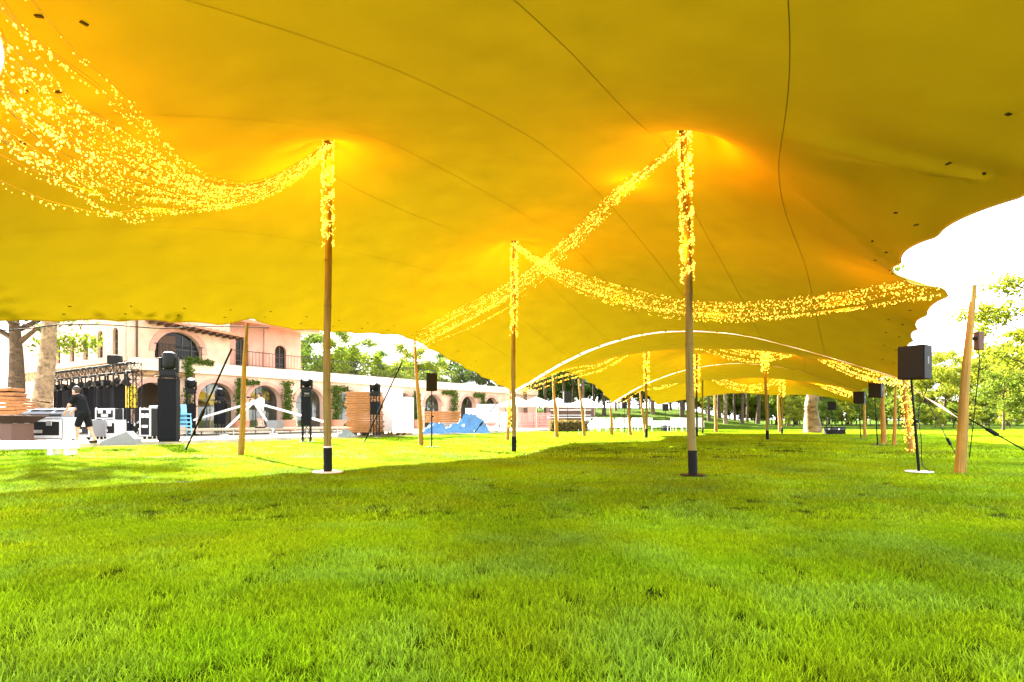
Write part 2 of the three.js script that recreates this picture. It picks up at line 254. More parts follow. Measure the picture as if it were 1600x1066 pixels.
const far3 = edgePx([[1027, 633], [1060, 627], [1095, 621], [1150, 615], [1210, 618], [1270, 618], [1305, 624], [1335, 632]], [-13.3, 37.3], [-2.2, 41.8]);
const left3 = [near3[0], ...edgePx([[975, 618], [996, 608], [1010, 618]], [-13.3, 30], [-13.3, 37.3]), far3[0]];
const right3 = [near3[near3.length - 1], UV(-1.7, 36, 2.3), far3[far3.length - 1]];
const poles3 = [[1098, 36, 3.7], [1222, 34.5, 3.85]].map(([px, d, y]) => groundAt(px, d).setY(y));
const sheet3 = makeSheet(70, 60, { left: left3, right: right3, near: near3, far: far3, nearPlain: true }, poles3.map(p => ({ x: p.x, z: p.z, y: p.y + 0.03, r: 0.32, drop: 0.06 })), 0.02);
makeTent('farthest yellow stretch tent with scalloped rear edge before the woods', sheet3, [0.25, 0.5, 0.75], ['left', 'right', 'far', 'near'], [], UV(-7, 36, 0));
{ // pale rain gutter panels that bridge the slits between neighbouring canopies
  for (const [fl, nl, n, which] of [[farList, near2, 16, 'nearest'], [far2, near3, 13, 'second']]) {
    const a = new THREE.CatmullRomCurve3(fl, false, 'centripetal'), b = new THREE.CatmullRomCurve3(nl, false, 'centripetal'), base = a.getPointAt(0.5).setY(0);
    const t = thing('rain_gutter', `pale gutter strip joining the ${which} tent to the one behind`, 'gutter', base);
    for (let k = 0; k < n; k++) { const pos = [], m = 6, g = 0.05; for (let q = 0; q < m; q++) { const s0 = (k + g + (1 - 2 * g) * q / m) / n, s1 = (k + g + (1 - 2 * g) * (q + 1) / m) / n, A = a.getPointAt(s0), B = a.getPointAt(s1), E = b.getPointAt(s0), G = b.getPointAt(s1); for (const p of [A, E, B, B, E, G]) pos.push(p.x - base.x, p.y + 0.012, p.z - base.z); } part(t, 'gutter_panel', fromTris(pos), M.gutter); }
  }
  // corner flap stretched outwards beyond the lit corner pole
  const c = farList[farList.length - 1], e = P(1485, 641, 14.2), pos = [], n = 10;
  const top = t => c.clone().lerp(e, t).add(V(0, 0.2 - 0.06 * t - 0.1 * Math.sin(Math.PI * t), -0.3)), bot = t => c.clone().lerp(e, t).add(V(0, -0.2 - 0.02 * t - 0.04 * Math.sin(Math.PI * t), 0.3));
  for (let k = 0; k < n; k++) { const p = [top(k / n), bot(k / n), top((k + 1) / n), bot((k + 1) / n)]; for (const q of [p[0], p[1], p[2], p[2], p[1], p[3]]) pos.push(q.x - c.x, q.y, q.z - c.z); }
  const f = thing('corner_flap', 'pinkish beige tent corner pulled outwards behind the near speaker stand', 'flap', c.clone().setY(0)); part(f, 'fabric', fromTris(pos), M.beige);
}

// ------------------------------------------------------------------ poles
function poleGeo(L, r, nodes, seed, taper = 0.24) { // bamboo-like shaft: taper, swollen nodes, slight waviness
  const R = rng(seed), pts = [], n = 90; const marks = []; for (let k = 1; k < nodes; k++) marks.push((k + 0.4 * (R() - 0.5)) / nodes * L);
  for (let k = 0; k <= n; k++) { const y = L * k / n; let q = r * (1.12 - taper * k / n); for (const m of marks) q += r * 0.1 * Math.exp(-(((y - m) / 0.025) ** 2)); pts.push(new THREE.Vector2(q, y)); }
  const g = new THREE.LatheGeometry(pts, 14), p = g.attributes.position, ph = R() * 6; for (let i = 0; i < p.count; i++) { const y = p.getY(i), w = 0.35 * r * Math.sin(y * 1.1 + ph) * Math.sin(Math.PI * y / L); p.setX(i, p.getX(i) + w); }
  const uv = g.attributes.uv; for (let i = 0; i < uv.count; i++) uv.setXY(i, uv.getX(i) * 0.5, uv.getY(i) * L * 0.35);
  g.computeVertexNormals(); return { g, marks };
}
let pseed = 11;
function woodPole(label, base, top, r, o = {}) {
  const t = thing(o.name || 'tent_pole', label, 'pole', base, 0, o.group), d = top.clone().sub(base), L = d.length(), q = new THREE.Quaternion().setFromUnitVectors(V(0, 1, 0), d.clone().normalize());
  const { g, marks } = poleGeo(L, r, o.nodes || 8, pseed++, o.taper); part(t, 'shaft', g.applyQuaternion(q), o.m || M.wood);
  for (const m of marks) { if (o.bare) break; part(t, 'joint_ring', new THREE.TorusGeometry(r * 1.12, 0.004, 5, 16).rotateX(Math.PI / 2).translate(0, m, 0).applyQuaternion(q), M.ring); }
  if (o.sleeve) { part(t, 'sleeve', new THREE.CylinderGeometry(r * 1.22, r * 1.22, o.sleeve, 18).translate(0, o.sleeve / 2 + 0.012, 0).applyQuaternion(q), M.sleeve); if (o.band) part(t, 'band', new THREE.CylinderGeometry(r * 1.3, r * 1.3, 0.025, 18).translate(0, o.sleeve + 0.02, 0).applyQuaternion(q), M.whiteMetal); }
  if (o.plate) part(t, 'base_plate', new THREE.CylinderGeometry(o.plate, o.plate * 1.04, 0.014, 28).translate(0, 0.03, 0), o.plateM || M.sleeve);
  if (o.cap !== false && !o.thin) part(t, 'cap', new THREE.SphereGeometry(r * 1.25, 12, 8, 0, 7, 0, 1.6).translate(0, L - r * 0.9, 0).applyQuaternion(q), M.ring);
  return t;
}
const gp = 'main poles of the stretch tents', ge = 'perimeter poles of the stretch tents';
woodPole('tall bamboo pole with black foot on a pale disc, left of the near pair', polesA.A.clone().setY(0), polesA.A, 0.058, { sleeve: 0.42, band: true, plate: 0.24, plateM: M.whiteMetal, group: gp });
{ const b = polesA.B.clone().setY(0); b.x += 0.03; woodPole('tall bamboo pole with black foot on a dark disc, right of the near pair', b, polesA.B.clone().add(V(-0.12, 0, 0)), 0.058, { sleeve: 0.4, plate: 0.2, group: gp }); }
woodPole('bamboo pole with dark foot standing between the two nearest tall poles', polesA.C.clone().setY(0), polesA.C, 0.055, { sleeve: 0.42, group: gp });
woodPole('light wrapped pole of the second tent, left of the nearest dark footed pole', poles2[0].clone().setY(0), poles2[0], 0.055, { sleeve: 0.42, group: gp, nodes: 5 });
{ const b = poles2[1].clone().setY(0); b.x += 0.12; woodPole('light wrapped pole of the second tent with black foot, seen against the woods', b, poles2[1], 0.055, { sleeve: 0.4, group: gp, nodes: 5 }); }
woodPole('thin dark pole of the second tent just behind the near right pole', poles2[2].clone().setY(0), poles2[2], 0.045, { sleeve: 0.42, group: gp, nodes: 5, m: M.darkBark });
woodPole('pole of the farthest tent beside the thin dark pole', poles3[0].clone().setY(0), poles3[0], 0.05, { sleeve: 0.3, group: gp, nodes: 4 });
woodPole('pole of the farthest tent with black foot, beside a pale thick post', poles3[1].clone().setY(0), poles3[1], 0.05, { sleeve: 0.35, group: gp, nodes: 4 });
const onLawn = (px, py) => groundAt(px, F * EYE / (py - HY));
function edgePole(label, px, py, tx, ty, r, o = {}) { const b = onLawn(px, py), d = -b.z + (o.dd || 0); return woodPole(label, b, P(tx, ty, d), r, { group: ge, nodes: 6, m: M.paleWood, cap: false, taper: 0.6, bare: true, ...o, name: 'perimeter_pole' }); }
edgePole('leaning pale pole at the tent edge in front of the house', 376, 712, 386, 505, 0.072);
edgePole('leaning pale pole beside the small speaker near the tent corner', 658, 697, 648, 530, 0.075);
edgePole('thick leaning pale pole right of the nearest speaker stand', 1500, 741, 1522, 446, 0.074, { nodes: 5 });
{ const p = P(1525, 533, 9.42), t = thing('junction_box', 'small dark box strapped to the thick leaning pole', 'box', p.clone().add(V(0.03, -0.16, 0))); part(t, 'housing', rbox(0.09, 0.3, 0.12, 0.015, 0.02, 0.16, 0), M.brown); part(t, 'bracket', rbox(0.06, 0.05, 0.06, 0.01, -0.045, 0.2, 0), M.strap); part(t, 'cable', tube([V(0.02, 0.01, 0), V(0.0, -0.25, 0.03), V(-0.07, -0.7, 0.06), V(-0.12, -1.2, 0.06), V(-0.2, -1.75, 0.08)], 0.008, 40, 5), M.strap); }
edgePole('pale corner pole behind the middle dark footed pole', 793, 689, 797, 611, 0.07, { cap: false });
edgePole('pale pole at the raised left edge of the second tent', 870, 685, 864, 582, 0.09);
edgePole('pale pole beside the dining tables at the second tent edge', 913, 682, 904, 592, 0.08);
edgePole('pale corner pole wrapped in lights near the dining tables', 956, 680, 953, 630, 0.085);
edgePole('pale pole among the white tables under the far tent edge', 985, 681, 982, 617, 0.08);
edgePole('pale slanted pole behind the light wrapped pole', 1008, 677, 1000, 612, 0.09);
edgePole('pale pole at the far tent rear among the tree trunks', 1119, 676, 1117, 617, 0.11);
edgePole('pale thick post beside the farthest black footed pole', 1219, 676, 1216, 617, 0.11);
edgePole('short pole wrapped in lights at the near tent right corner', 1424, 708, 1412, 592, 0.06);
edgePole('pinkish slender pole behind the second speaker stand', 1397, 697, 1400, 605, 0.06);
edgePole('broad pale pole just left of the slender one behind the speakers', 1381, 694, 1380, 606, 0.09);
edgePole('thin pale pole behind the third speaker stand', 1352, 684, 1350, 612, 0.07);

// ------------------------------------------------------------------ guy straps
function strap(label, a, b, peg, ratchetAt = 0.5) {
  const base = V(b.x, 0, b.z), t = thing('guy_strap', label, 'strap', base, 0, 'guy straps of the tents'), A = a.clone().sub(base), B = b.clone().sub(base);
  part(t, 'webbing', beam(A, B, 0.045, 0.008), M.strap);
  const r0 = A.clone().lerp(B, ratchetAt - 0.05), r1 = A.clone().lerp(B, ratchetAt + 0.05); part(t, 'ratchet', beam(r0, r1, 0.075, 0.05), M.strap);
  if (peg) part(t, 'ground_peg', bar(B.clone().add(V(0, 0.16, 0)), B.clone().add(V(0, -0.2, 0)), 0.014, 0.014, 8), M.steel);
}
strap('dark strap slanting to the grass in front of the house', P(362, 545, 13.8), onLawn(290, 704).setY(0.01), true, 0.62);
strap('dark strap slanting beside the orange board stack', P(628, 566, 19), onLawn(569, 692).setY(0.01), true, 0.55);
strap('dark strap from the tent corner to the blue tarps', P(778, 628, 23.5), P(741, 677, 25), true, 0.7);
strap('dark strap slanting in front of the far kiosk', P(934, 645, 31), P(904, 675, 33), true, 0.5);
strap('dark strap running past the thick leaning pole to the right border', P(1484, 638, 11.0), onLawn(1640, 726).setY(0.01), true, 0.42);
strap('thin strap low behind the nearest speaker stand', P(1440, 612, 15), P(1494, 694, 14.4).setY(0.01), true, 0.8);

{ const b = P(180, 520, 13).setY(0), t = thing('power_cable', 'black cable slung just below the tent edge in front of the house', 'cable', b); part(t, 'cord', tube([[-60, 520], [40, 514], [90, 508], [170, 508], [250, 513], [330, 510], [420, 512]].map(([x, y], i) => P(x, y, planHit(x, [-13.5, 1], [-13.5, 19]).d).sub(b)), 0.012, 80, 5), M.strap); }

// ------------------------------------------------------------------ fairy lights
const bulbGeo = new THREE.OctahedronGeometry(1, 0);
function bulbs(parent, pts, base, rMin, rMax, R) {
  const im = new THREE.InstancedMesh(bulbGeo, M.bulb, pts.length), m = new THREE.Matrix4(); im.name = 'bulb'; im.userData = { kind: 'stuff' };
  pts.forEach((p, i) => { const r = lerp(rMin, rMax, Math.pow(R(), 3)); m.compose(p.clone().sub(base), new THREE.Quaternion().setFromEuler(new THREE.Euler(R() * 3, R() * 3, 0)), V(r, r * 1.5, r)); im.setMatrixAt(i, m); });
  parent.add(im); return im;
}
let lightN = 0;
function warm(parent, p, base, I) { const l = new THREE.PointLight(lin(1, 0.33, 0.01), I * 0.48, 0, 2); l.position.copy(p).sub(base); l.shadow.radius = 9; l.castShadow = true; l.name = 'fairy_glow'; parent.add(l); lightN++; }
function garland(label, ctrl, widths, n, seed, o = {}) { // a net of parallel strings of tiny lamps
  const R = rng(seed), c = new THREE.CatmullRomCurve3(ctrl, false, 'centripetal'), base = ctrl[0].clone().setY(0), t = thing('fairy_light_garland', label, 'string lights', base, 0, 'swags of fairy lights');
  const at = (s, a, b) => { const p = c.getPointAt(s), tan = c.getTangentAt(s), side = V(-tan.z, 0, tan.x).normalize(), up = side.clone().cross(tan).normalize(); if (up.y < 0) up.negate(); const f = s * (widths.length - 1), i = Math.min(widths.length - 2, Math.floor(f)), w = lerp(widths[i], widths[i + 1], f - i); return p.addScaledVector(side, a * w).addScaledVector(up, b * w); };
  const strands = []; for (let k = 0; k < (o.strands || 9); k++) strands.push([(R() - 0.5) * 0.7, 1.0 * ((k + 0.5) / (o.strands || 9) - 0.5), R() * 6, R() * 6]);
  const place = (st, s) => at(s, st[0] + 0.08 * Math.sin(9 * s + st[2]), st[1] + 0.07 * Math.sin(7 * s + st[3]));
  for (const st of strands) { const pts = []; for (let k = 0; k <= 24; k++) pts.push(place(st, k / 24).sub(base)); part(t, 'wire', tube(pts, o.wire || 0.003, 48, 3), M.wire); }
  const pts = []; for (let k = 0; k < n; k++) { const st = strands[Math.floor(R() * strands.length)], s = o.dense ? Math.pow(R(), o.dense) : R(), p = place(st, s); p.x += (R() - 0.5) * 0.05; p.y -= R() * 0.05; p.z += (R() - 0.5) * 0.05; pts.push(p); }
  bulbs(t, pts, base, o.r0 || 0.006, o.r1 || 0.013, R);
  for (let k = 0; k < (o.lights ?? 4); k++) warm(t, c.getPointAt((k + 0.6) / ((o.lights ?? 4) + 0.2)).add(V(0, -0.22, 0)), base, o.I ?? 0.5);
  return t;
}
function wrap(label, a, b, r, n, seed, o = {}) { // a lit spiral round a pole from a (top) to b
  const R = rng(seed), base = V(b.x, 0, b.z), t = thing('fairy_light_wrap', label, 'string lights', base, 0, 'fairy lights wound round poles'), pts = [], turns = o.turns || a.distanceTo(b) / 0.42;
  for (let q = 0; q < 2; q++) { const w = []; for (let k = 0; k <= 60; k++) { const s = k / 60, an = s * turns * 6.283 + q * 3.14, p = a.clone().lerp(b, s); w.push(V(p.x + r * 0.9 * Math.cos(an), p.y, p.z + r * 0.9 * Math.sin(an)).sub(base)); } part(t, 'wire', tube(w, 0.004, 120, 3), M.wire); }
  for (let k = 0; k < n; k++) { const s = R(), an = s * turns * 6.283 + (R() < 0.72 ? 0 : 3.14) + (R() - 0.5) * 1.5, p = a.clone().lerp(b, s), q = r * (0.95 + 0.5 * R() * R()); pts.push(V(p.x + q * Math.cos(an), p.y + (R() - 0.5) * 0.1, p.z + q * Math.sin(an))); }
  bulbs(t, pts, base, o.r0 || 0.008, o.r1 || 0.016, R);
  for (let k = 0; k < (o.lights ?? 3); k++) { const p = a.clone().lerp(b, (k + 0.55) / (o.lights ?? 3)), an = k * 2.4 + 0.8; warm(t, p.add(V(1.7 * r * Math.cos(an), 0, 1.7 * r * Math.sin(an))), base, o.I ?? 0.5); }
}
const onPole = (p, py) => P(CX, py, -p.z).setX(p.x).setZ(p.z);
garland('wide net of fairy lights sagging from the upper left to the left tall pole', [P(-110, 45, 3.0), P(0, 140, 3.65), P(90, 203, 4.5), P(180, 257, 5.6), P(270, 291, 6.9), P(340, 304, 8.0), P(410, 295, 8.8), P(465, 265, 9.2), onPole(polesA.A, 226)], [0.95, 0.9, 0.95, 0.9, 0.65, 0.42, 0.28, 0.2, 0.1], 4200, 3, { strands: 30, r0: 0.004, r1: 0.0105, lights: 5, I: 0.75 });
garland('straight band of fairy lights slanting from the right tall pole to the house side', [onPole(polesA.B, 206), P(985, 285, 10.4), P(890, 378, 12.2), P(800, 452, 14.4), P(710, 503, 17.2), P(652, 531, 19)], [0.1, 0.26, 0.38, 0.5, 0.62, 0.6], 2500, 4, { strands: 14, lights: 4, I: 0.75, r1: 0.016 });
garland('shallow swag of fairy lights from the middle pole to the right border', [onPole(polesA.C, 380), P(862, 420, 14.6), P(940, 452, 13.6), P(1040, 478, 12.5), P(1150, 487, 11.5), P(1290, 474, 10.4), P(1400, 456, 9.7), P(1470, 445, 9.25)], [0.08, 0.3, 0.46, 0.44, 0.36, 0.36, 0.4, 0.4], 3000, 5, { strands: 15, lights: 4, I: 0.8, r1: 0.015 });
const polB = polesA.B.clone().add(V(-0.03, 0, 0));
wrap('lights wound round the head of the left tall pole', onPole(polesA.A, 224), onPole(polesA.A, 384), 0.085, 620, 6, { lights: 2, I: 1.1 });
wrap('lights wound round the upper half of the right tall pole', onPole(polB, 203).add(V(-0.08, 0, 0)), onPole(polB, 440).add(V(-0.02, 0, 0)), 0.09, 950, 7, { lights: 2, I: 1.3 });
wrap('lights wound round the head of the middle pole', onPole(polesA.C, 378), onPole(polesA.C, 525), 0.085, 640, 8, { lights: 2, I: 1.1, r1: 0.02 });
// second tent
wrap('lights round the left pole of the second tent', onPole(poles2[0], 537), onPole(poles2[0], 600), 0.12, 300, 9, { lights: 1, I: 1.3, r0: 0.012, r1: 0.03 });
wrap('lights round the right pole of the second tent', onPole(poles2[1], 537), onPole(poles2[1], 582), 0.13, 260, 10, { lights: 1, I: 1.3, r0: 0.012, r1: 0.03 });
wrap('bright column of lights right behind the near right tall pole', onPole(poles2[2], 548), onPole(poles2[2], 614), 0.13, 340, 11, { lights: 1, I: 1.5, r0: 0.012, r1: 0.03 });
garland('lights along the left corner of the second tent rising to its pole', [farList[0].clone().add(V(0.3, 0.1, 0)), P(880, 582, 24.6), P(935, 570, 25.8), P(985, 546, 26.6), onPole(poles2[0], 540)], [0.5, 0.7, 0.8, 0.6, 0.2], 850, 12, { strands: 6, lights: 2, I: 0.9, r0: 0.012, r1: 0.028 });
garland('lights crossing between the heads of the second tent poles', [onPole(poles2[0], 540), P(1045, 536, 26), P(1095, 533, 25.4), P(1145, 550, 25), P(1195, 557, 24.2), P(1240, 549, 23.2), P(1262, 545, 22.6)], [0.3, 0.6, 0.9, 0.7, 0.5, 0.4, 0.3], 950, 13, { strands: 6, lights: 2, I: 1.2, r0: 0.012, r1: 0.028 });
garland('lights falling from the second tent to the lit corner pole', [P(1262, 545, 22.6), P(1300, 562, 20.5), P(1345, 582, 18.3), P(1385, 592, 16.6), P(1412, 597, 15.5)], [0.3, 0.5, 0.5, 0.4, 0.2], 750, 14, { strands: 6, lights: 2, I: 0.8, r0: 0.01, r1: 0.024 });
wrap('lights hanging down the short corner pole by the near speaker', P(1413, 596, 15.3), P(1423, 703, 15.3), 0.11, 260, 15, { lights: 1, I: 0.7, r0: 0.01, r1: 0.022 });
garland('lights along the left corner of the farthest tent', [P(962, 627, 33), P(1000, 604, 33.4), P(1035, 600, 34), P(1070, 585, 34.6), P(1090, 575, 35)], [0.5, 0.6, 0.7, 0.6, 0.4], 560, 16, { strands: 5, lights: 2, I: 0.6, r0: 0.015, r1: 0.033 });
garland('lights sagging below the ridge of the farthest tent', [P(1098, 578, 35.5), P(1130, 596, 35), P(1170, 606, 34.8), P(1205, 600, 34.6), P(1222, 588, 34.4), P(1255, 588, 32.5), P(1290, 602, 30.5), P(1330, 617, 28)], [0.4, 0.5, 0.5, 0.4, 0.3, 0.3, 0.4, 0.3], 950, 17, { strands: 5, lights: 2, I: 1.2, r0: 0.015, r1: 0.033 });
wrap('lights round the right pole of the farthest tent', onPole(poles3[1], 582), onPole(poles3[1], 620), 0.14, 200, 18, { lights: 1, I: 0.8, r0: 0.015, r1: 0.035 });
wrap('lights round the pale corner pole behind the middle pole', P(797, 614, 23.8), P(794, 668, 23.8), 0.12, 200, 19, { lights: 1, I: 0.5, r0: 0.01, r1: 0.024 });

// ------------------------------------------------------------------ loudspeakers
function speaker(label, px, top, h, w, d, turn, baseY, o = {}) {
  const x = (px - CX) / F * d, y = EYE + (HY - top) / F * d - h, t = thing('loudspeaker', label, 'speaker', V(x, y, -d), turn, 'loudspeakers on stands');
  const s = new THREE.Shape(); const dp = w * 0.78; s.moveTo(-w / 2, 0); s.lineTo(w / 2, 0); s.lineTo(w * 0.34, dp); s.lineTo(-w * 0.34, dp); s.closePath();
  part(t, 'cabinet', new THREE.ExtrudeGeometry(s, { depth: h - 0.02, bevelEnabled: true, bevelSize: 0.01, bevelThickness: 0.01, bevelSegments: 2 }).rotateX(-Math.PI / 2).translate(0, 0.01, 0), M.black);
  part(t, 'grille', rbox(w * 0.93, h * 0.94, 0.016, 0.006, 0, h / 2, 0.014), M.grille);
  part(t, 'handle', rbox(0.012, h * 0.22, dp * 0.3, 0.005, w * 0.44, h * 0.55, -dp * 0.42), M.greyPanel);
  const bp = part(t, 'rear_panel', rbox(w * 0.5, h * 0.6, 0.012, 0.004, 0, h * 0.52, -dp - 0.012), M.greyPanel);
  for (let k = 0; k < 5; k++) part(bp, 'connector', new THREE.CylinderGeometry(0.014, 0.014, 0.03, 10).rotateX(Math.PI / 2).translate((k % 2 - 0.5) * 0.08, h * (0.3 + 0.1 * k), -dp - 0.022), M.silver);
  const st = thing('speaker_stand', o.stand, 'stand', V(x + (o.lean || 0), baseY, -d), turn, 'speaker stands'), L = y - baseY;
  const a = V(0, 0.01, 0), b = V(-(o.lean || 0) * Math.cos(turn), L, -(o.lean || 0) * Math.sin(turn)), mid = a.clone().lerp(b, 0.55);
  part(st, 'lower_tube', bar(a, mid, 0.022, 0.022, 12), M.sleeve); part(st, 'upper_tube', bar(mid, b, 0.016, 0.016, 12), M.sleeve); part(st, 'clamp_knob', rbox(0.07, 0.05, 0.05, 0.01, mid.x + 0.025, mid.y, mid.z), M.sleeve);
  part(st, 'base_plate', new THREE.CylinderGeometry(o.plate || 0.24, (o.plate || 0.24) * 1.02, 0.012, 28).translate(0, 0.034, 0), o.plateM || M.sleeve);
  if (o.cable) part(st, 'cable', tube([V(b.x + 0.02, L - 0.01, -0.1), V(b.x + 0.13, L - 0.12, -0.08), V(mid.x + 0.04, mid.y + 0.2, 0.02), V(0.05, 0.5, 0.02), V(0.07, 0.14, 0.02), V(0.2, 0.045, 0.05)], 0.006, 60, 5), M.sleeve);
}
speaker('largest black loudspeaker on its stand at the right tent edge', 1424, 540, 0.56, 0.4, 9.53, -1.12, 0, { stand: 'black speaker stand with pale round foot, nearest at the right edge', lean: 0.13, plate: 0.2, plateM: M.whiteMetal, cable: true });
speaker('black loudspeaker second from the right along the tent edge', 1367, 598, 0.5, 0.38, 19.3, -1.0, 0, { stand: 'speaker stand second from the right, behind the nearest one', lean: 0.1, cable: true });
speaker('black loudspeaker third from the right along the tent edge', 1342, 612, 0.52, 0.42, 25, -0.95, 0, { stand: 'speaker stand third from the right along the tent edge', lean: 0.1 });
speaker('small far loudspeaker above the dark crates by the pale trunk', 1300, 628, 0.48, 0.4, 33.2, -0.3, 0, { stand: 'speaker stand rising behind the dark crates' });
speaker('black loudspeaker in front of the house arches by the leaning pole', 674.5, 583, 0.56, 0.33, 18, 0.35, 0, { stand: 'slim speaker stand on the sunny grass before the house', plate: 0.2 });
speaker('black loudspeaker in front of the white parasols', 887, 612, 0.7, 0.45, 35, 0.3, 0, { stand: 'slim speaker stand in front of the white parasols' });
speaker('tiny far loudspeaker just right of the second tent corner', 976, 628, 0.42, 0.34, 38, 0.2, 0, { stand: 'far speaker stand left of the light wrapped pole' });
speaker('far loudspeaker above a dark box between white tables', 1040, 631, 0.5, 0.4, 40, 0.1, 0, { stand: 'far speaker stand behind the dark box by the tables' });
function crate(label, px, py, w, h, dpt, turn) { const b = onLawn(px, py), t = thing('flight_crate', label, 'crate', b.setY(0.02), turn); part(t, 'body', rbox(w, h, dpt, 0.02, 0, h / 2, 0), M.caseDark); part(t, 'lid_edge', rbox(w + 0.02, 0.04, dpt + 0.02, 0.008, 0, h * 0.72, 0), M.greyPanel); part(t, 'latch', rbox(0.08, 0.1, 0.02, 0.008, 0, h * 0.7, dpt / 2 + 0.015), M.silver); }
crate('low wide dark crate under the far right loudspeaker', 1308, 679, 0.75, 0.42, 0.6, -0.2);
crate('narrow dark crate touching the wide one by the pale trunk', 1293, 679, 0.26, 0.42, 0.5, -0.2);
crate('dark box standing before the white dining tables', 1041, 674, 0.62, 0.4, 0.5, 0.1);

// ------------------------------------------------------------------ the house (local x along the arcade, z outwards)
const HU = -32.6, HV = 13.7;
const house = thing('arcade_house', 'pink plastered house with arcade, terrace and tall narrow windows', 'house', UV(HU, HV, TERR), TURN);
const hy = y => y - TERR;
function archPath(p, x0, x1, y0, ys, n = 16) { const r = (x1 - x0) / 2, cx = (x0 + x1) / 2; p.moveTo(x0, y0); p.lineTo(x1, y0); p.lineTo(x1, ys); for (let k = 1; k < n; k++) { const a = Math.PI * k / n; p.lineTo(cx + r * Math.cos(a), ys + r * 0.92 * Math.sin(a)); } p.lineTo(x0, ys); p.closePath(); return p; }
function wallGeo(x0, x1, y0, y1, holes, t) {
  const s = new THREE.Shape(); s.moveTo(x0, y0); s.lineTo(x1, y0); s.lineTo(x1, y1); s.lineTo(x0, y1); s.closePath();
  for (const h of holes) s.holes.push(archPath(new THREE.Path(), ...h)); return new THREE.ExtrudeGeometry(s, { depth: t, bevelEnabled: false }).translate(0, 0, -t);
}
function archRing(x0, x1, ys, w, t, n = 18) { const r = (x1 - x0) / 2, cx = (x0 + x1) / 2, s = new THREE.Shape(), o = r + w; for (let k = 0; k <= n; k++) { const a = Math.PI * k / n, X = cx + o * Math.cos(a), Y = ys + (r * 0.92 + w) * Math.sin(a); k ? s.lineTo(X, Y) : s.moveTo(X, Y); } for (let k = n; k >= 0; k--) { const a = Math.PI * k / n; s.lineTo(cx + r * Math.cos(a), ys + r * 0.92 * Math.sin(a)); } s.closePath(); return new THREE.ExtrudeGeometry(s, { depth: t, bevelEnabled: false }); }
const NTH = ['lowest', 'second', 'third', 'fourth', 'fifth', 'sixth', 'seventh', 'eighth', 'ninth', 'tenth', 'eleventh', 'twelfth', 'thirteenth', 'fourteenth', 'fifteenth', 'sixteenth'];
const archX = [0.85, 4.45, 7.5, 10.8, 14.1, 16.8, 19.5, 23.1, 27.9, 31.5, 35].map(x => [x - 1.08, x + 1.08]);
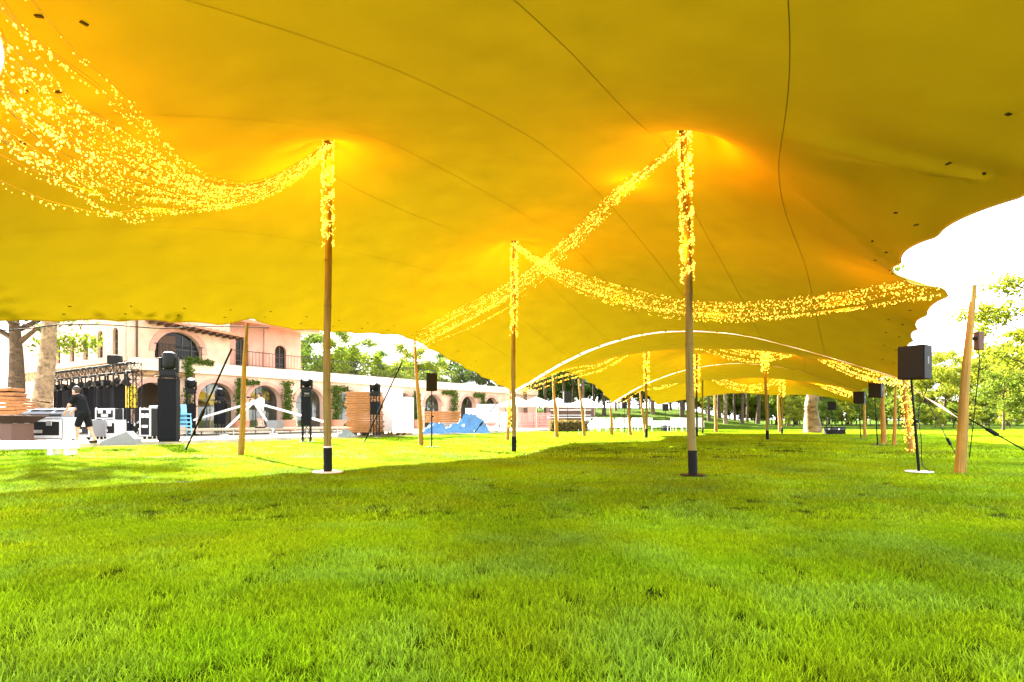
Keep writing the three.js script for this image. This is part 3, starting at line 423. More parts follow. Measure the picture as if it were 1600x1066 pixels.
{
  part(house, 'arcade_wall', wallGeo(0, 40, 0, hy(3.45), archX.map(([a, b]) => [a + (a < 0 ? 0.35 : 0), b, 0, 1.85]), 0.5), M.stucco);
  part(house, 'stone_band', box(3.2, 0.62, 0.03, 1.6, hy(3.42), 0.016).translate(0, 0, 0), M.rubble);
  part(house, 'terrace_edge', rbox(40, 0.62, 0.75, 0.03, 20, hy(3.76), -0.22), M.cream);
  part(house, 'terrace_floor', box(40, 0.25, 12, 20, hy(3.55), -6.62), M.cream);
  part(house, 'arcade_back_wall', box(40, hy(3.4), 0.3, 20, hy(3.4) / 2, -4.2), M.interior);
  part(house, 'arcade_floor', box(40, 0.06, 4.2, 20, 0.03, -2.35), M.deck);
  part(house, 'end_wall', box(0.4, hy(3.4), 12, 39.8, hy(3.4) / 2, -6.4), M.stucco);
  archX.forEach(([a, b], k) => {
    if (a < 0) a += 0.35;
    part(house, 'arch_surround', archRing(a, b, 1.85, 0.24, 0.05), M.pinkStucco, V(0, 0, 0.002));
    if (k === 0) return;
    const d = new THREE.Group(); d.name = 'arched_glass_door'; d.position.set((a + b) / 2, 0.06, -0.42); house.add(d);
    const w = b - a - 0.02, s = archPath(new THREE.Shape(), -w / 2, w / 2, 0, 1.78), h = new THREE.Shape(s.getPoints()); const pane = new THREE.ExtrudeGeometry(h, { depth: 0.006, bevelEnabled: false });
    part(d, 'pane', pane, M.pane);
    part(d, 'frame', merge([archRing(-w / 2 + 0.06, w / 2 - 0.06, 1.78, 0.055, 0.06).translate(0, 0, -0.02), box(0.06, 1.78, 0.06, -w / 2 + 0.03, 0.89, 0.01), box(0.06, 1.78, 0.06, w / 2 - 0.03, 0.89, 0.01)]), M.frame);
    for (const x of [-w / 6, w / 6]) part(d, 'mullion', box(0.05, 2.66, 0.05, x, 1.33, 0.012), M.frame);
    part(d, 'transom', box(w - 0.1, 0.05, 0.045, 0, 1.78, 0.014), M.frame);
  });
  // upper floor: block with the great arched window
  part(house, 'upper_wall', wallGeo(0, 5.4, hy(4.07), hy(6.9), [[1.25, 3.75, hy(4.2), hy(4.55)]], 0.4).translate(0, 0, -0.3), M.stucco);
  part(house, 'upper_side_wall', box(0.4, 2.85, 6, 5.2, hy(5.46), -3.72), M.stucco);
  part(house, 'arch_surround', archRing(1.25, 3.75, hy(4.55), 0.3, 0.05), M.pinkStucco, V(0, 0, -0.298));
  const aw = new THREE.Group(); aw.name = 'arched_window'; aw.position.set(2.5, hy(4.2), -0.62); house.add(aw);
  part(aw, 'pane', new THREE.ExtrudeGeometry(archPath(new THREE.Shape(), -1.24, 1.24, 0, 0.35), { depth: 0.006, bevelEnabled: false }), M.glassDark);
  for (const x of [-0.8, -0.3, 0.3, 0.8]) part(aw, 'mullion', box(0.05, 1.3, 0.05, x, 0.65, 0.03), M.frame);
  part(aw, 'transom', box(2.4, 0.05, 0.05, 0, 0.55, 0.03), M.frame); part(aw, 'shutter', rbox(0.9, 1.25, 0.05, 0.01, -0.55, 0.63, 0.12), M.darkWood);
  part(house, 'balcony_rail', merge([box(2.6, 0.04, 0.04, 2.5, hy(4.95), -0.22), ...Array.from({ length: 17 }, (_, k) => box(0.018, 0.85, 0.018, 1.3 + k * 0.15, hy(4.52), -0.22))]), M.iron).userData = { kind: 'stuff' };
  part(house, 'drainpipe', bar(V(0.35, hy(4.1), -0.22), V(0.35, hy(6.9), -0.22), 0.05, 0.05, 10), M.darkWood);
  // set back block with two plain windows
  part(house, 'rear_upper_wall', wallGeo(5.4, 11.4, hy(4.0), hy(6.9), [[6.65, 7.5, hy(4.2), hy(5.6)], [9.4, 10.25, hy(4.2), hy(5.45)]], 0.35).translate(0, 0, -1.8), M.pinkStucco);
  part(house, 'rear_side_wall', box(0.35, 2.9, 6, 11.22, hy(5.45), -5.2), M.cream);
  part(house, 'downpipe', bar(V(8.6, hy(4), -1.76), V(8.6, hy(6.9), -1.76), 0.05, 0.05, 10), M.pinkStucco);
  for (const [x, yt] of [[7.075, 5.65], [9.825, 5.5]]) { const w = new THREE.Group(); w.name = 'window'; w.position.set(x, hy(4.2), -2.0); house.add(w); part(w, 'pane', box(0.84, yt - 4.2 + 0.35, 0.01, 0, (yt - 4.2 + 0.35) / 2, 0), M.glassDark); part(w, 'mullion', box(0.05, yt - 4.2 + 0.3, 0.05, 0, (yt - 4.2) / 2 + 0.15, 0.03), M.darkWood); for (const q of [0.4, 0.85]) part(w, 'glazing_bar', box(0.82, 0.04, 0.04, 0, q, 0.03), M.darkWood); }
  // verge of the tiled roof
  const ra = V(0.9, hy(6.02), 0.05), rb = V(5.9, hy(5.66), 0.05), slope = Math.atan2(rb.y - ra.y, rb.x - ra.x), roof = part(house, 'roof_verge', box(5.3, 0.07, 0.9).rotateZ(slope), M.roofTile, V(3.4, hy(5.93), 0.1));
  for (let k = 0; k < 13; k++) { part(roof, 'rafter_end', rbox(0.12, 0.13, 0.8, 0.01, -2.4 + k * 0.4, (-2.4 + k * 0.4) * Math.tan(slope) - 0.105, 0), M.darkWood); part(roof, 'roof_tile', new THREE.CylinderGeometry(0.1, 0.12, 0.92, 8, 1, false, 0, Math.PI).rotateX(Math.PI / 2).rotateZ(Math.PI / 2).translate(-2.4 + k * 0.4, (-2.4 + k * 0.4) * Math.tan(slope) + 0.035, 0), M.roofTile); }
  // terrace railing
  part(house, 'handrail', box(34, 0.04, 0.05, 22.5, hy(5.0), -0.1), M.iron); part(house, 'bottom_rail', box(34, 0.03, 0.03, 22.5, hy(4.17), -0.1), M.iron);
  const bal = box(0.016, 0.82, 0.016); for (let k = 0; k < 150; k++) part(house, 'baluster', bal, M.iron, V(5.6 + k * 0.225, hy(4.58), -0.1));
  // wing with lancet windows, seen at the left, facing the camera
  const wing = (u0, u1, y0, y1, holes, t) => wallGeo(-u1, -u0, y0, y1, holes, t).translate(0, 0, t).rotateY(Math.PI / 2);
  const zs = [1.85, 3.7, 5.6, 7.5, 9.55];
  part(house, 'wing_wall', wing(-16, -0.5, hy(4.0), hy(6.9), zs.map(z => [z - 0.34, z + 0.34, hy(4.25), hy(5.45)]), 0.4), M.stucco);
  part(house, 'wing_sill', rbox(0.16, 0.2, 15.6, 0.02, -0.06, hy(4.0), -8.2), M.stucco);
  part(house, 'wing_base', wing(-16, -0.5, 0, hy(3.36), [[2.2, 4.6, 0, 1.8], [6.2, 8.6, 0, 1.8]], 0.45), M.stucco);
  part(house, 'wing_stone_band', wing(-16, -0.5, hy(3.36), hy(3.9), [], 0.4), M.rubble);
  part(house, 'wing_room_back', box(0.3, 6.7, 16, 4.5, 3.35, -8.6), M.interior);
  for (const z of zs) { const w = new THREE.Group(); w.name = 'lancet_window'; w.position.set(0.14, hy(4.25), -z); house.add(w); part(w, 'pane', box(0.01, 1.62, 0.7, 0, 0.8, 0), M.glassDark); part(w, 'mullion', box(0.04, 1.5, 0.035, -0.02, 0.75, 0), M.darkWood); for (const q of [0.4, 0.8, 1.2]) part(w, 'glazing_bar', box(0.03, 0.03, 0.52, -0.02, q, 0), M.darkWood); }
  part(house, 'upper_ceiling', box(12, 0.2, 8, 6, hy(6.95), -4.6), M.roofTile);
}
const HP = (x, z, y = TERR) => UV(HU + z, HV + x, y);       // a point beside the house
const hx = (px, z) => { const k = (px - CX) / F, u = HU + z, d = u / (C * k - S); return S * k * d + C * d - HV; };

// ------------------------------------------------------------------ leaves, climbers, trees
function leafCloud(n, place, size, R, tint) {
  const pos = new Float32Array(n * 18), col = new Float32Array(n * 18), a = V(), b = V(), c = V();
  for (let k = 0; k < n; k++) {
    const p = place(R), s = size * (0.6 + 0.8 * R()); a.set(R() - 0.5, R() - 0.5, R() - 0.5).normalize(); b.set(R() - 0.5, R() - 0.5, R() - 0.5).cross(a).normalize(); c.crossVectors(a, b);
    const q = [p.clone().addScaledVector(a, -s), p.clone().addScaledVector(b, s * 0.45).addScaledVector(c, s * 0.12), p.clone().addScaledVector(a, s), p.clone().addScaledVector(b, -s * 0.45).addScaledVector(c, s * 0.12)], t = 0.7 + 0.6 * R(), y = tint * (R() - 0.5), cr = t * (1 + y), cg = t, cb = t * (1 - y);
    [q[0], q[1], q[2], q[0], q[2], q[3]].forEach((w, i) => { const o = k * 18 + i * 3; pos[o] = w.x; pos[o + 1] = w.y; pos[o + 2] = w.z; col[o] = cr; col[o + 1] = cg; col[o + 2] = cb; });
  }
  const g = new THREE.BufferGeometry(); g.setAttribute('position', new THREE.BufferAttribute(pos, 3)); g.setAttribute('color', new THREE.BufferAttribute(col, 3)); g.computeVertexNormals(); return g;
}
const gauss = R => (R() + R() + R() + R() - 2) * 0.9;
function treeShape(seed, o) { // tapered trunk with limbs, and leaf clumps at the limb ends
  const R = rng(seed), H = o.H, wood = [], clumps = [], tr = o.r, top = o.bare + (H - o.bare) * 0.75, lean = V((R() - 0.5) * o.lean, 0, (R() - 0.5) * o.lean);
  const axis = []; for (let k = 0; k <= 6; k++) { const s = k / 6; axis.push(V(lean.x * s * s + (k ? (R() - 0.5) * tr : 0), top * s, lean.z * s * s + (k ? (R() - 0.5) * tr : 0))); }
  for (let k = 0; k < 6; k++) wood.push(bar(axis[k], axis[k + 1], tr * (k ? 1 - 0.13 * k : 1.25), tr * (1 - 0.13 * (k + 1)), 9));
  const limbs = o.limbs || 12;
  for (let k = 0; k < limbs; k++) {
    const h = lerp(o.bare * 0.9, top, (k + R()) / limbs), s = h / top * 6, i = Math.min(5, Math.floor(s)), a = axis[i].clone().lerp(axis[i + 1], s - i), an = k * 2.4 + R(), rel = (h - o.bare) / (H - o.bare), reach = o.R * (0.55 + 0.55 * Math.sin(Math.PI * Math.min(1, Math.max(0.05, rel + 0.2)))) * (0.6 + 0.5 * R());
    const e = a.clone().add(V(Math.cos(an) * reach, reach * (0.25 + 0.5 * R()) * (o.droop ?? 1), Math.sin(an) * reach)), m = a.clone().lerp(e, 0.5).add(V(0, reach * 0.12, 0));
    wood.push(bar(a, m, tr * 0.32, tr * 0.2, 6), bar(m, e, tr * 0.2, tr * 0.06, 5)); clumps.push([e, 1], [m.clone().lerp(e, 0.4).add(V(0, 0.3, 0)), 0.9]);
    for (let q = 0; q < 3; q++) clumps.push([e.clone().lerp(a, 0.45 * R()).add(V(gauss(R), gauss(R) * 0.7, gauss(R)).multiplyScalar(o.R * 0.35)), 0.8]);
  }
  clumps.push([V(lean.x, H - 0.8, lean.z), 1]);
  const crown = leafCloud(o.n, r => { const [c, w] = clumps[Math.floor(r() * clumps.length)], q = o.clump * w; return V(c.x + gauss(r) * q, c.y + gauss(r) * q * 0.7, c.z + gauss(r) * q); }, o.leaf, R, 0.35);
  return { wood: merge(wood), crown };
}
const TREE = {
  broad: treeShape(101, { H: 11, r: 0.2, bare: 2.6, R: 3.6, lean: 1, limbs: 16, n: 8000, leaf: 0.15, clump: 0.75 }),
  broad2: treeShape(102, { H: 9, r: 0.17, bare: 1.6, R: 3.4, lean: 1, limbs: 17, n: 8000, leaf: 0.15, clump: 0.7 }),
  tall: treeShape(103, { H: 15, r: 0.2, bare: 5.2, R: 2.6, lean: 1.4, limbs: 15, n: 4600, leaf: 0.16, clump: 0.8 }),
  tall2: treeShape(104, { H: 14, r: 0.16, bare: 4.0, R: 2.4, lean: 1.8, limbs: 15, n: 4600, leaf: 0.15, clump: 0.75 }),
  bush: treeShape(105, { H: 3.4, r: 0.07, bare: 0.25, R: 1.5, lean: 0.4, limbs: 13, n: 3000, leaf: 0.12, clump: 0.42 }),
  small: treeShape(106, { H: 5, r: 0.1, bare: 1.5, R: 1.9, lean: 0.4, limbs: 13, n: 3200, leaf: 0.12, clump: 0.5 }),
};
function tree(kind, label, px, d, s, turn, leaf, bark, o = {}) {
  const x = (px - CX) / F * d, t = thing(o.name || (kind === 'bush' ? 'shrub' : 'tree'), label, kind === 'bush' ? 'shrub' : 'tree', V(x, o.y ?? bankH(x, d) - 0.05, -d), turn, o.group || (kind === 'bush' ? 'shrubs at the lawn edge' : 'trees round the lawn'));
  part(t, kind === 'bush' ? 'stem' : 'trunk', TREE[kind].wood, bark || M.darkBark); part(t, kind === 'bush' ? 'foliage' : 'crown', TREE[kind].crown, LEAF[leaf]); t.scale.setScalar(s); return t;
}
{
  // behind the terrace
  const gB = 'trees behind the house terrace';
  [[478, 62, 1.0, 'broad', 0], [505, 70, 1.15, 'broad2', 2], [540, 64, 1.0, 'broad', 1], [572, 72, 1.1, 'broad2', 0], [604, 66, 0.85, 'broad2', 1], [640, 74, 1.0, 'broad', 3], [676, 70, 0.9, 'broad2', 1], [708, 78, 0.95, 'broad', 0], [744, 74, 0.95, 'broad2', 2], [778, 82, 1.0, 'broad', 0]].forEach(([px, d, s, k, l], i) =>
    tree(k, ['leafy tree at the end of the pink upper wall, above the terrace rail', 'dark leafy tree above the terrace rail left of the near pole', 'light green tree above the terrace just right of the near left pole', 'leafy tree above the arch with orange boards', 'low light tree above the white wrapped pallets', 'yellowish tree behind the leaning pole by the tent corner', 'light tree behind the small loudspeaker before the house', 'tree above the last house arches right of the loudspeaker', 'dark tree under the sloping tent edge above the terrace', 'tree at the far terrace end beside the tent corner'][i], px, d, s, i * 1.7, l, null, { group: gB }));
  // wood on the bank
  const gW = 'wood behind the far tents', W = [];
  const rows = [[822, 60, 'tall', 2], [838, 72, 'tall2', 0], [852, 62, 'tall2', 2], [866, 78, 'tall', 1], [880, 66, 'tall', 2], [896, 74, 'tall2', 0], [912, 64, 'tall', 2], [928, 80, 'tall2', 1], [944, 68, 'tall', 2], [962, 76, 'tall2', 0], [982, 66, 'tall', 2], [1002, 84, 'tall2', 0], [1020, 70, 'tall', 1], [1048, 78, 'tall2', 2], [1066, 66, 'tall', 0], [1084, 88, 'tall2', 1], [1108, 62, 'tall2', 0], [1124, 70, 'tall', 1], [1134, 60, 'tall', 0], [1148, 74, 'tall2', 1], [1160, 62, 'tall2', 0], [1168, 84, 'tall', 3], [1184, 66, 'tall', 1], [1200, 78, 'tall2', 3], [1232, 68, 'tall', 1], [1246, 80, 'tall2', 3], [1284, 74, 'tall', 3], [1330, 82, 'tall2', 3]];
  const near = ['left of the pink crates', 'behind the parasols', 'behind the white dining tables', 'behind the far right pole', 'right of the pale thick trunk'], ord = ['first', 'second', 'third', 'fourth', 'fifth', 'sixth', 'seventh', 'eighth', 'ninth', 'tenth', 'eleventh', 'twelfth', 'thirteenth', 'fourteenth', 'fifteenth', 'sixteenth', 'seventeenth', 'eighteenth', 'nineteenth', 'twentieth', 'twenty-first', 'twenty-second', 'twenty-third', 'twenty-fourth', 'twenty-fifth', 'twenty-sixth', 'twenty-seventh', 'twenty-eighth'];
  rows.forEach(([px, d, k, l], i) => tree(k, `slender trunked tree, ${ord[i]} from the left in the wood behind the tents`, px, d, 0.9 + 0.25 * hash2(i, 3), i * 2.1, l, i % 3 ? M.darkBark : M.bark, { group: gW }));
  [[815, 96, 2], [842, 100, 0], [872, 94, 2], [903, 102, 0], [935, 96, 2], [968, 104, 0], [1000, 98, 1], [1034, 106, 0], [1070, 100, 1], [1104, 94, 1], [1132, 102, 3], [1158, 90, 1], [1186, 100, 3], [1214, 92, 1], [1242, 98, 3], [1268, 90, 1], [1296, 100, 3], [1324, 94, 1], [1354, 96, 3], [1386, 92, 3], [1416, 98, 3]].forEach(([px, d, l], i) => tree('broad2', `low crowned leafy tree, ${ord[i]} from the left in the back row of the wood`, px, d, 1.05 + 0.3 * hash2(i, 9), i * 1.9, l, null, { group: 'back row of the wood', y: bankH((px - CX) / F * d, d) - 1.2 }));
  // low understorey closing the gaps between the trunks
  [[846, 86, 1.6, 2], [892, 92, 1.7, 0], [930, 90, 1.6, 2], [975, 94, 1.5, 0], [1015, 100, 1.6, 2], [1060, 98, 1.5, 0], [1118, 82, 1.3, 1], [1150, 92, 1.5, 1], [1180, 88, 1.3, 3], [1212, 84, 1.4, 1], [1240, 64, 1.0, 3], [1262, 82, 1.4, 1], [1292, 66, 0.9, 0], [1322, 78, 1.3, 3], [1352, 72, 1.2, 1], [1380, 80, 1.4, 3], [1410, 74, 1.3, 1]].forEach(([px, d, s, l], i) => tree('bush', `rounded shrub, ${ord[i]} from the left under the wood behind the tents`, px, d, s, i * 1.3, l, null, { group: 'undergrowth of the wood' }));
  for (let i = 0; i < 26; i++) tree('bush', `distant hedge shrub, ${ord[i]} from the left along the far lawn border`, 1096 + i * 22, 92 + 8 * hash2(i, 5), 1.15 + 0.4 * hash2(i, 6), i * 2.3, i % 3 ? 3 : 1, null, { group: 'distant hedge along the far lawn' });
  // right hand side, hazy park trees
  tree('broad', 'large pale tree behind the thick leaning pole at the right', 1476, 78, 0.95, 0.4, 3); tree('broad2', 'wide yellow green tree right of the leaning pole', 1540, 74, 1.0, 1.9, 3);
  tree('small', 'small round tree with thin trunk on the right lawn', 1568, 46, 0.95, 0.7, 1); tree('broad', 'tall pale tree at the right border', 1606, 66, 1.0, 2.8, 3); tree('broad2', 'pale tree behind the nearest loudspeaker', 1446, 84, 1.15, 3.6, 3); tree('broad2', 'pale leafy tree between the leaning pole and the round tree', 1515, 90, 1.35, 0.6, 3); tree('broad2', 'leafy pale tree behind the small round tree', 1575, 82, 1.3, 4.4, 3); tree('broad2', 'low pale tree at the right border behind the strap', 1625, 78, 1.2, 2.2, 3); tree('broad', 'tree crown entering at the right border', 1652, 44, 1.25, 5.1, 3);
  [[1436, 60, 0.75], [1462, 58, 0.6], [1490, 60, 0.7], [1518, 57, 0.6], [1546, 59, 0.65], [1578, 56, 0.7], [1604, 58, 0.7]].forEach(([px, d, s], i) => tree('bush', `low pale hedge shrub, ${ord[i]} from the left behind the right hand lawn`, px, d, s, i, i % 2 ? 3 : 1, null, { group: 'hedge behind the right lawn' }));
  { const g = treeShape(120, { H: 12, r: 0.46, bare: 3.6, R: 3.6, lean: 0.5, limbs: 13, n: 5000, leaf: 0.16, clump: 0.8 }); const d = 37, t = thing('plane_tree', 'thick pale trunked tree beside the far dark crates', 'tree', groundAt(1270, d), 0.4); part(t, 'trunk', g.wood, M.paleBark); part(t, 'crown', g.crown, LEAF[1]); }
  // two big trunks at the left by the flight cases
  { const g = treeShape(121, { H: 10, r: 0.36, bare: 6.2, R: 3.0, lean: 0.3, limbs: 13, n: 1600, leaf: 0.13, clump: 0.7 }); const b = groundAt(47, 21.5).setY(TERR - 0.05), t = thing('plane_tree', 'stout leaning pale trunk behind the mixing desk case', 'tree', b, 0); t.rotation.z = -0.2; part(t, 'trunk', g.wood, M.paleBark); part(t, 'crown', g.crown, LEAF[1]); }
  { const g = treeShape(122, { H: 9, r: 0.42, bare: 4.4, R: 3.0, lean: 0.4, limbs: 14, n: 2200, leaf: 0.13, clump: 0.7 }); const b = groundAt(20, 26).setY(TERR - 0.05), t = thing('plane_tree', 'dark shaded trunk at the left border behind the timber', 'tree', b, 0.3); part(t, 'trunk', g.wood, M.darkBark); part(t, 'crown', g.crown, LEAF[2]); }
  { const R = rng(77), b = groundAt(104, 24.5).setY(TERR), g = leafCloud(520, r => { const k = Math.floor(r() * 6); return V(-0.9 + k * 0.42 + gauss(r) * 0.2, 4.4 - 0.45 * r() - 0.5 * Math.abs(gauss(r)), gauss(r) * 0.3); }, 0.1, R, 0.3), t = thing('hanging_branch', 'leafy branch hanging before the tall narrow windows', 'branch', b, 0); part(t, 'twig', merge([bar(V(-2.3, 4.9, 0), V(-0.6, 4.5, 0), 0.03, 0.02, 6), bar(V(-0.6, 4.5, 0), V(1.4, 4.2, 0.1), 0.02, 0.008, 6)]), M.darkBark); part(t, 'foliage', g, LEAF[1]); }
}
// climbers and pots on the arcade piers
function climber(label, px, h0, h1, w, arm, seed, pot) {
  const x = hx(px, 0.2), b = HP(x, 0.55), R = rng(seed), t = thing('climbing_vine', label, 'vine', b, TURN, 'vines on the arcade piers');
  part(t, 'stem', tube([V(0, h0 - TERR, 0), V(0.08, (h0 + h1) / 2, -0.15), V(-0.05, h1 - 0.3, -0.3)], 0.03, 20, 6), M.darkBark);
  part(t, 'foliage', leafCloud(1300, r => { if (arm && r() < 0.25) return V(arm * r() * 1.5, h1 - 0.35 + gauss(r) * 0.18, -0.3 + gauss(r) * 0.1); const s = r(); return V(gauss(r) * w * (0.5 + 0.7 * noise2(s * 6, seed)), lerp(h0, h1, s) - TERR, -0.25 + Math.abs(gauss(r)) * 0.3); }, 0.085, R, 0.3), LEAF[0]);
  if (pot) { const q = thing('terracotta_pot', pot, 'pot', b.clone(), TURN, 'terracotta pots before the arcade'); const pts = [[0.0, 0], [0.3, 0], [0.36, 0.08], [0.44, 0.45], [0.42, 0.6], [0.46, 0.62], [0.46, 0.7], [0.4, 0.7], [0.38, 0.6], [0, 0.6]].map(a => new THREE.Vector2(...a)); part(q, 'vessel', new THREE.LatheGeometry(pts, 24), M.terracotta); part(q, 'soil', new THREE.CylinderGeometry(0.385, 0.385, 0.03, 20).translate(0, 0.61, 0), M.soil); }
}
climber('vine with a side shoot on the pier behind the black towers', 291, 0.75, 4.3, 0.28, 1, 201);
climber('dense vine on the pier left of the person in white', 372, 0.8, 3.3, 0.34, 0.9, 202, 'terracotta pot at the pier left of the person in white');
climber('broad vine growing from the large pot right of the person in white', 446, 0.8, 3.3, 0.42, 0, 203, 'large terracotta pot right of the person in white');
climber('vine on the pier just right of the near left pole', 522, 0.8, 3.2, 0.42, 0.8, 204, 'terracotta pot just right of the near left pole');
climber('small vine on the pier behind the leaning pole', 648, 0.8, 3.2, 0.4, 0, 205, 'terracotta pot behind the foot of the leaning pole');
climber('vine on the pier between the last two visible arches', 708, 0.9, 3.4, 0.5, -1, 206);
climber('vine at the far end pier above the white stacks', 752, 1.2, 3.3, 0.4, -0.8, 207);

// ------------------------------------------------------------------ stage gear on the forecourt
const onPave = (px, d) => groundAt(px, d).setY(TERR);
function truss(len, s, n) { // box truss along +x
  const h = s / 2, g = [], corners = [[h, h], [h, -h], [-h, -h], [-h, h]];
  for (let k = 0; k < n; k++) { const a = k / n * len, b = (k + 1) / n * len; for (let f = 0; f < 4; f++) { const p = corners[f], q = corners[(f + 1) % 4]; g.push(bar(V(a, ...(k % 2 ? p : q)), V(b, ...(k % 2 ? q : p)), 0.012, 0.012, 5), bar(V(a, ...p), V(a, ...q), 0.01, 0.01, 5)); } }
  return { braces: merge(g), chords: corners.map(c => bar(V(0, ...c), V(len, ...c), 0.024, 0.024, 8)) };
}
function trussPart(t, name, a, b, s) {
  const L = a.distanceTo(b), { braces, chords } = truss(L, s, Math.round(L / 0.36)), grp = new THREE.Group(); grp.name = name; grp.position.copy(a); grp.quaternion.setFromUnitVectors(V(1, 0, 0), b.clone().sub(a).normalize()); t.add(grp);
  for (const c of chords) part(grp, 'chord', c, M.black); part(grp, 'brace', braces, M.black).userData = { kind: 'stuff' };
}
{
  const a = onPave(210, 24.3), b = onPave(80, 30), t = thing('truss_goalpost', 'black lighting truss gate behind the man in black', 'truss', a), e = b.clone().sub(a), H = 2.75;
  trussPart(t, 'upright', V(0, 0.03, 0), V(0, H, 0), 0.38); trussPart(t, 'upright', e.clone().setY(0.03), e.clone().setY(H), 0.38); trussPart(t, 'crossbar', V(0, H + 0.2, 0).add(e.clone().multiplyScalar(-0.02)), e.clone().multiplyScalar(1.03).setY(H + 0.2), 0.38);
  for (const q of [V(0, 0, 0), e]) part(t, 'base_plate', rbox(0.8, 0.03, 0.8, 0.005, q.x, 0.015, q.z), M.black);
  const n = 9; for (let k = 0; k < n; k++) { const c = e.clone().multiplyScalar((k + 0.8) / (n + 0.6)), R = rng(300 + k), d = thing('stage_light', `black stage light hanging from the truss, ${['first', 'second', 'third', 'fourth', 'fifth', 'sixth', 'seventh', 'eighth', 'ninth'][k]} from its right upright`, 'stage light', a.clone().add(c).setY(TERR + H - 0.62), R() * 3, 'stage lights under the truss');
    part(d, 'yoke', merge([rbox(0.3, 0.04, 0.08, 0.01, 0, 0.56, 0), rbox(0.03, 0.34, 0.08, 0.008, -0.15, 0.4, 0), rbox(0.03, 0.34, 0.08, 0.008, 0.15, 0.4, 0)]), M.black); part(d, 'head', new THREE.CylinderGeometry(0.11, 0.14, 0.34, 14).rotateX(0.5 + R()).translate(0, 0.26, 0), M.black); part(d, 'lens', new THREE.SphereGeometry(0.1, 12, 8).translate(0, 0.12, 0.1), M.glassDark); part(d, 'clamp', rbox(0.06, 0.06, 0.06, 0.01, 0, 0.6, 0), M.silver); }
  const sp = thing('monitor_speaker', 'dark square speaker lying on top of the truss', 'speaker', a.clone().add(e.clone().multiplyScalar(0.2)).setY(TERR + H + 0.42), 0.3); part(sp, 'cabinet', rbox(0.5, 0.38, 0.4, 0.03, 0, 0.2, 0), M.grille); part(sp, 'handle', rbox(0.16, 0.03, 0.03, 0.01, 0, 0.4, 0), M.black);
  const bd = thing('black_backdrop', 'black cloth hung behind the lighting truss', 'backdrop', a.clone().lerp(b, 0.5).add(V(-0.6, 0.02, -0.8)), Math.atan2(-(e.z), e.x)); const L = e.length() * 0.92, pos = [], m = 60; const pt = (k, y) => V(-L / 2 + L * k / m, y, 0.12 * Math.sin(k * 1.1) + 0.05 * Math.sin(k * 2.7)); for (let k = 0; k < m; k++) { const q = [pt(k, 0), pt(k + 1, 0), pt(k, 2.3), pt(k + 1, 2.3)]; for (const w of [q[0], q[1], q[2], q[1], q[3], q[2]]) pos.push(w.x, w.y, w.z); } part(bd, 'curtain', fromTris(pos), M.blackCloth); part(bd, 'top_bar', bar(V(-L / 2, 2.31, 0), V(L / 2, 2.31, 0), 0.025, 0.025, 8), M.black);
  const yb = thing('yellow_box', 'bright yellow case glimpsed inside the truss upright', 'case', onPave(205, 25.6), 0); part(yb, 'shell', rbox(0.34, 1.0, 0.3, 0.03, 0, 1.75, 0), M.yellow); part(yb, 'trolley', merge([rbox(0.4, 0.05, 0.35, 0.01, 0, 1.22, 0), box(0.04, 1.2, 0.04, -0.17, 0.6, 0), box(0.04, 1.2, 0.04, 0.17, 0.6, 0)]), M.black);
}
function tower(label, base, H, w, cover, o = {}) { // truss column in a black sock with a moving head lamp
  const t = thing('lighting_tower', label, 'lighting tower', base, o.turn || 0, 'moving head lighting towers');
  trussPart(t, 'column', V(0, 0.02, 0), V(0, H, 0), w * 0.8); part(t, 'base_plate', rbox(w * 1.5, 0.02, w * 1.5, 0.004, 0, 0.011, 0), M.black);
  const [c0, c1] = cover; { const g = new THREE.BoxGeometry(w, c1 - c0, w, 10, 8, 10).translate(0, (c0 + c1) / 2, 0), p = g.attributes.position; for (let i = 0; i < p.count; i++) { const y = p.getY(i), f = 1 + 0.05 * Math.sin(y * 5 + p.getX(i) * 9) * (1 - Math.abs(2 * (y - c0) / (c1 - c0) - 1)) - 0.03; p.setX(i, p.getX(i) * f); p.setZ(i, p.getZ(i) * f); } g.computeVertexNormals(); part(t, 'cover', g, M.blackCloth); }
  part(t, 'top_plate', rbox(w * 1.15, 0.03, w * 1.15, 0.005, 0, H + 0.015, 0), M.black);
  const k = o.head || 1, h = thing('moving_head_lamp', o.lamp, 'stage light', base.clone().setY(base.y + H + 0.03), o.turn || 0, 'moving head lamps on the towers');
  part(h, 'base', rbox(0.36 * k, 0.12 * k, 0.32 * k, 0.03, 0, 0.06 * k, 0), M.black); part(h, 'yoke', merge([rbox(0.07 * k, 0.36 * k, 0.16 * k, 0.02, -0.18 * k, 0.28 * k, 0), rbox(0.07 * k, 0.36 * k, 0.16 * k, 0.02, 0.18 * k, 0.28 * k, 0), rbox(0.4 * k, 0.06 * k, 0.18 * k, 0.02, 0, 0.15 * k, 0)]), M.black);
  const hd = part(h, 'head', new THREE.LatheGeometry([[0, -0.2], [0.1, -0.19], [0.15, -0.12], [0.16, 0.02], [0.15, 0.14], [0.16, 0.2], [0, 0.2]].map(a => new THREE.Vector2(a[0] * k, a[1] * k)), 18).rotateX(o.tilt ?? 0.5).translate(0, 0.36 * k, 0), M.black); part(hd, 'lens', new THREE.SphereGeometry(0.14 * k, 16, 8, 0, 7, 0, 1.2).scale(1, 0.35, 1).translate(0, 0.2 * k, 0).rotateX(o.tilt ?? 0.5).translate(0, 0.36 * k, 0), M.silver);
}
tower('tallest black covered tower in front of the house', onPave(264, 19.3), 2.15, 0.56, [0.03, 2.1], { head: 1.35, lamp: 'large moving head lamp on the tallest covered tower', turn: 0.3, tilt: -0.1 });
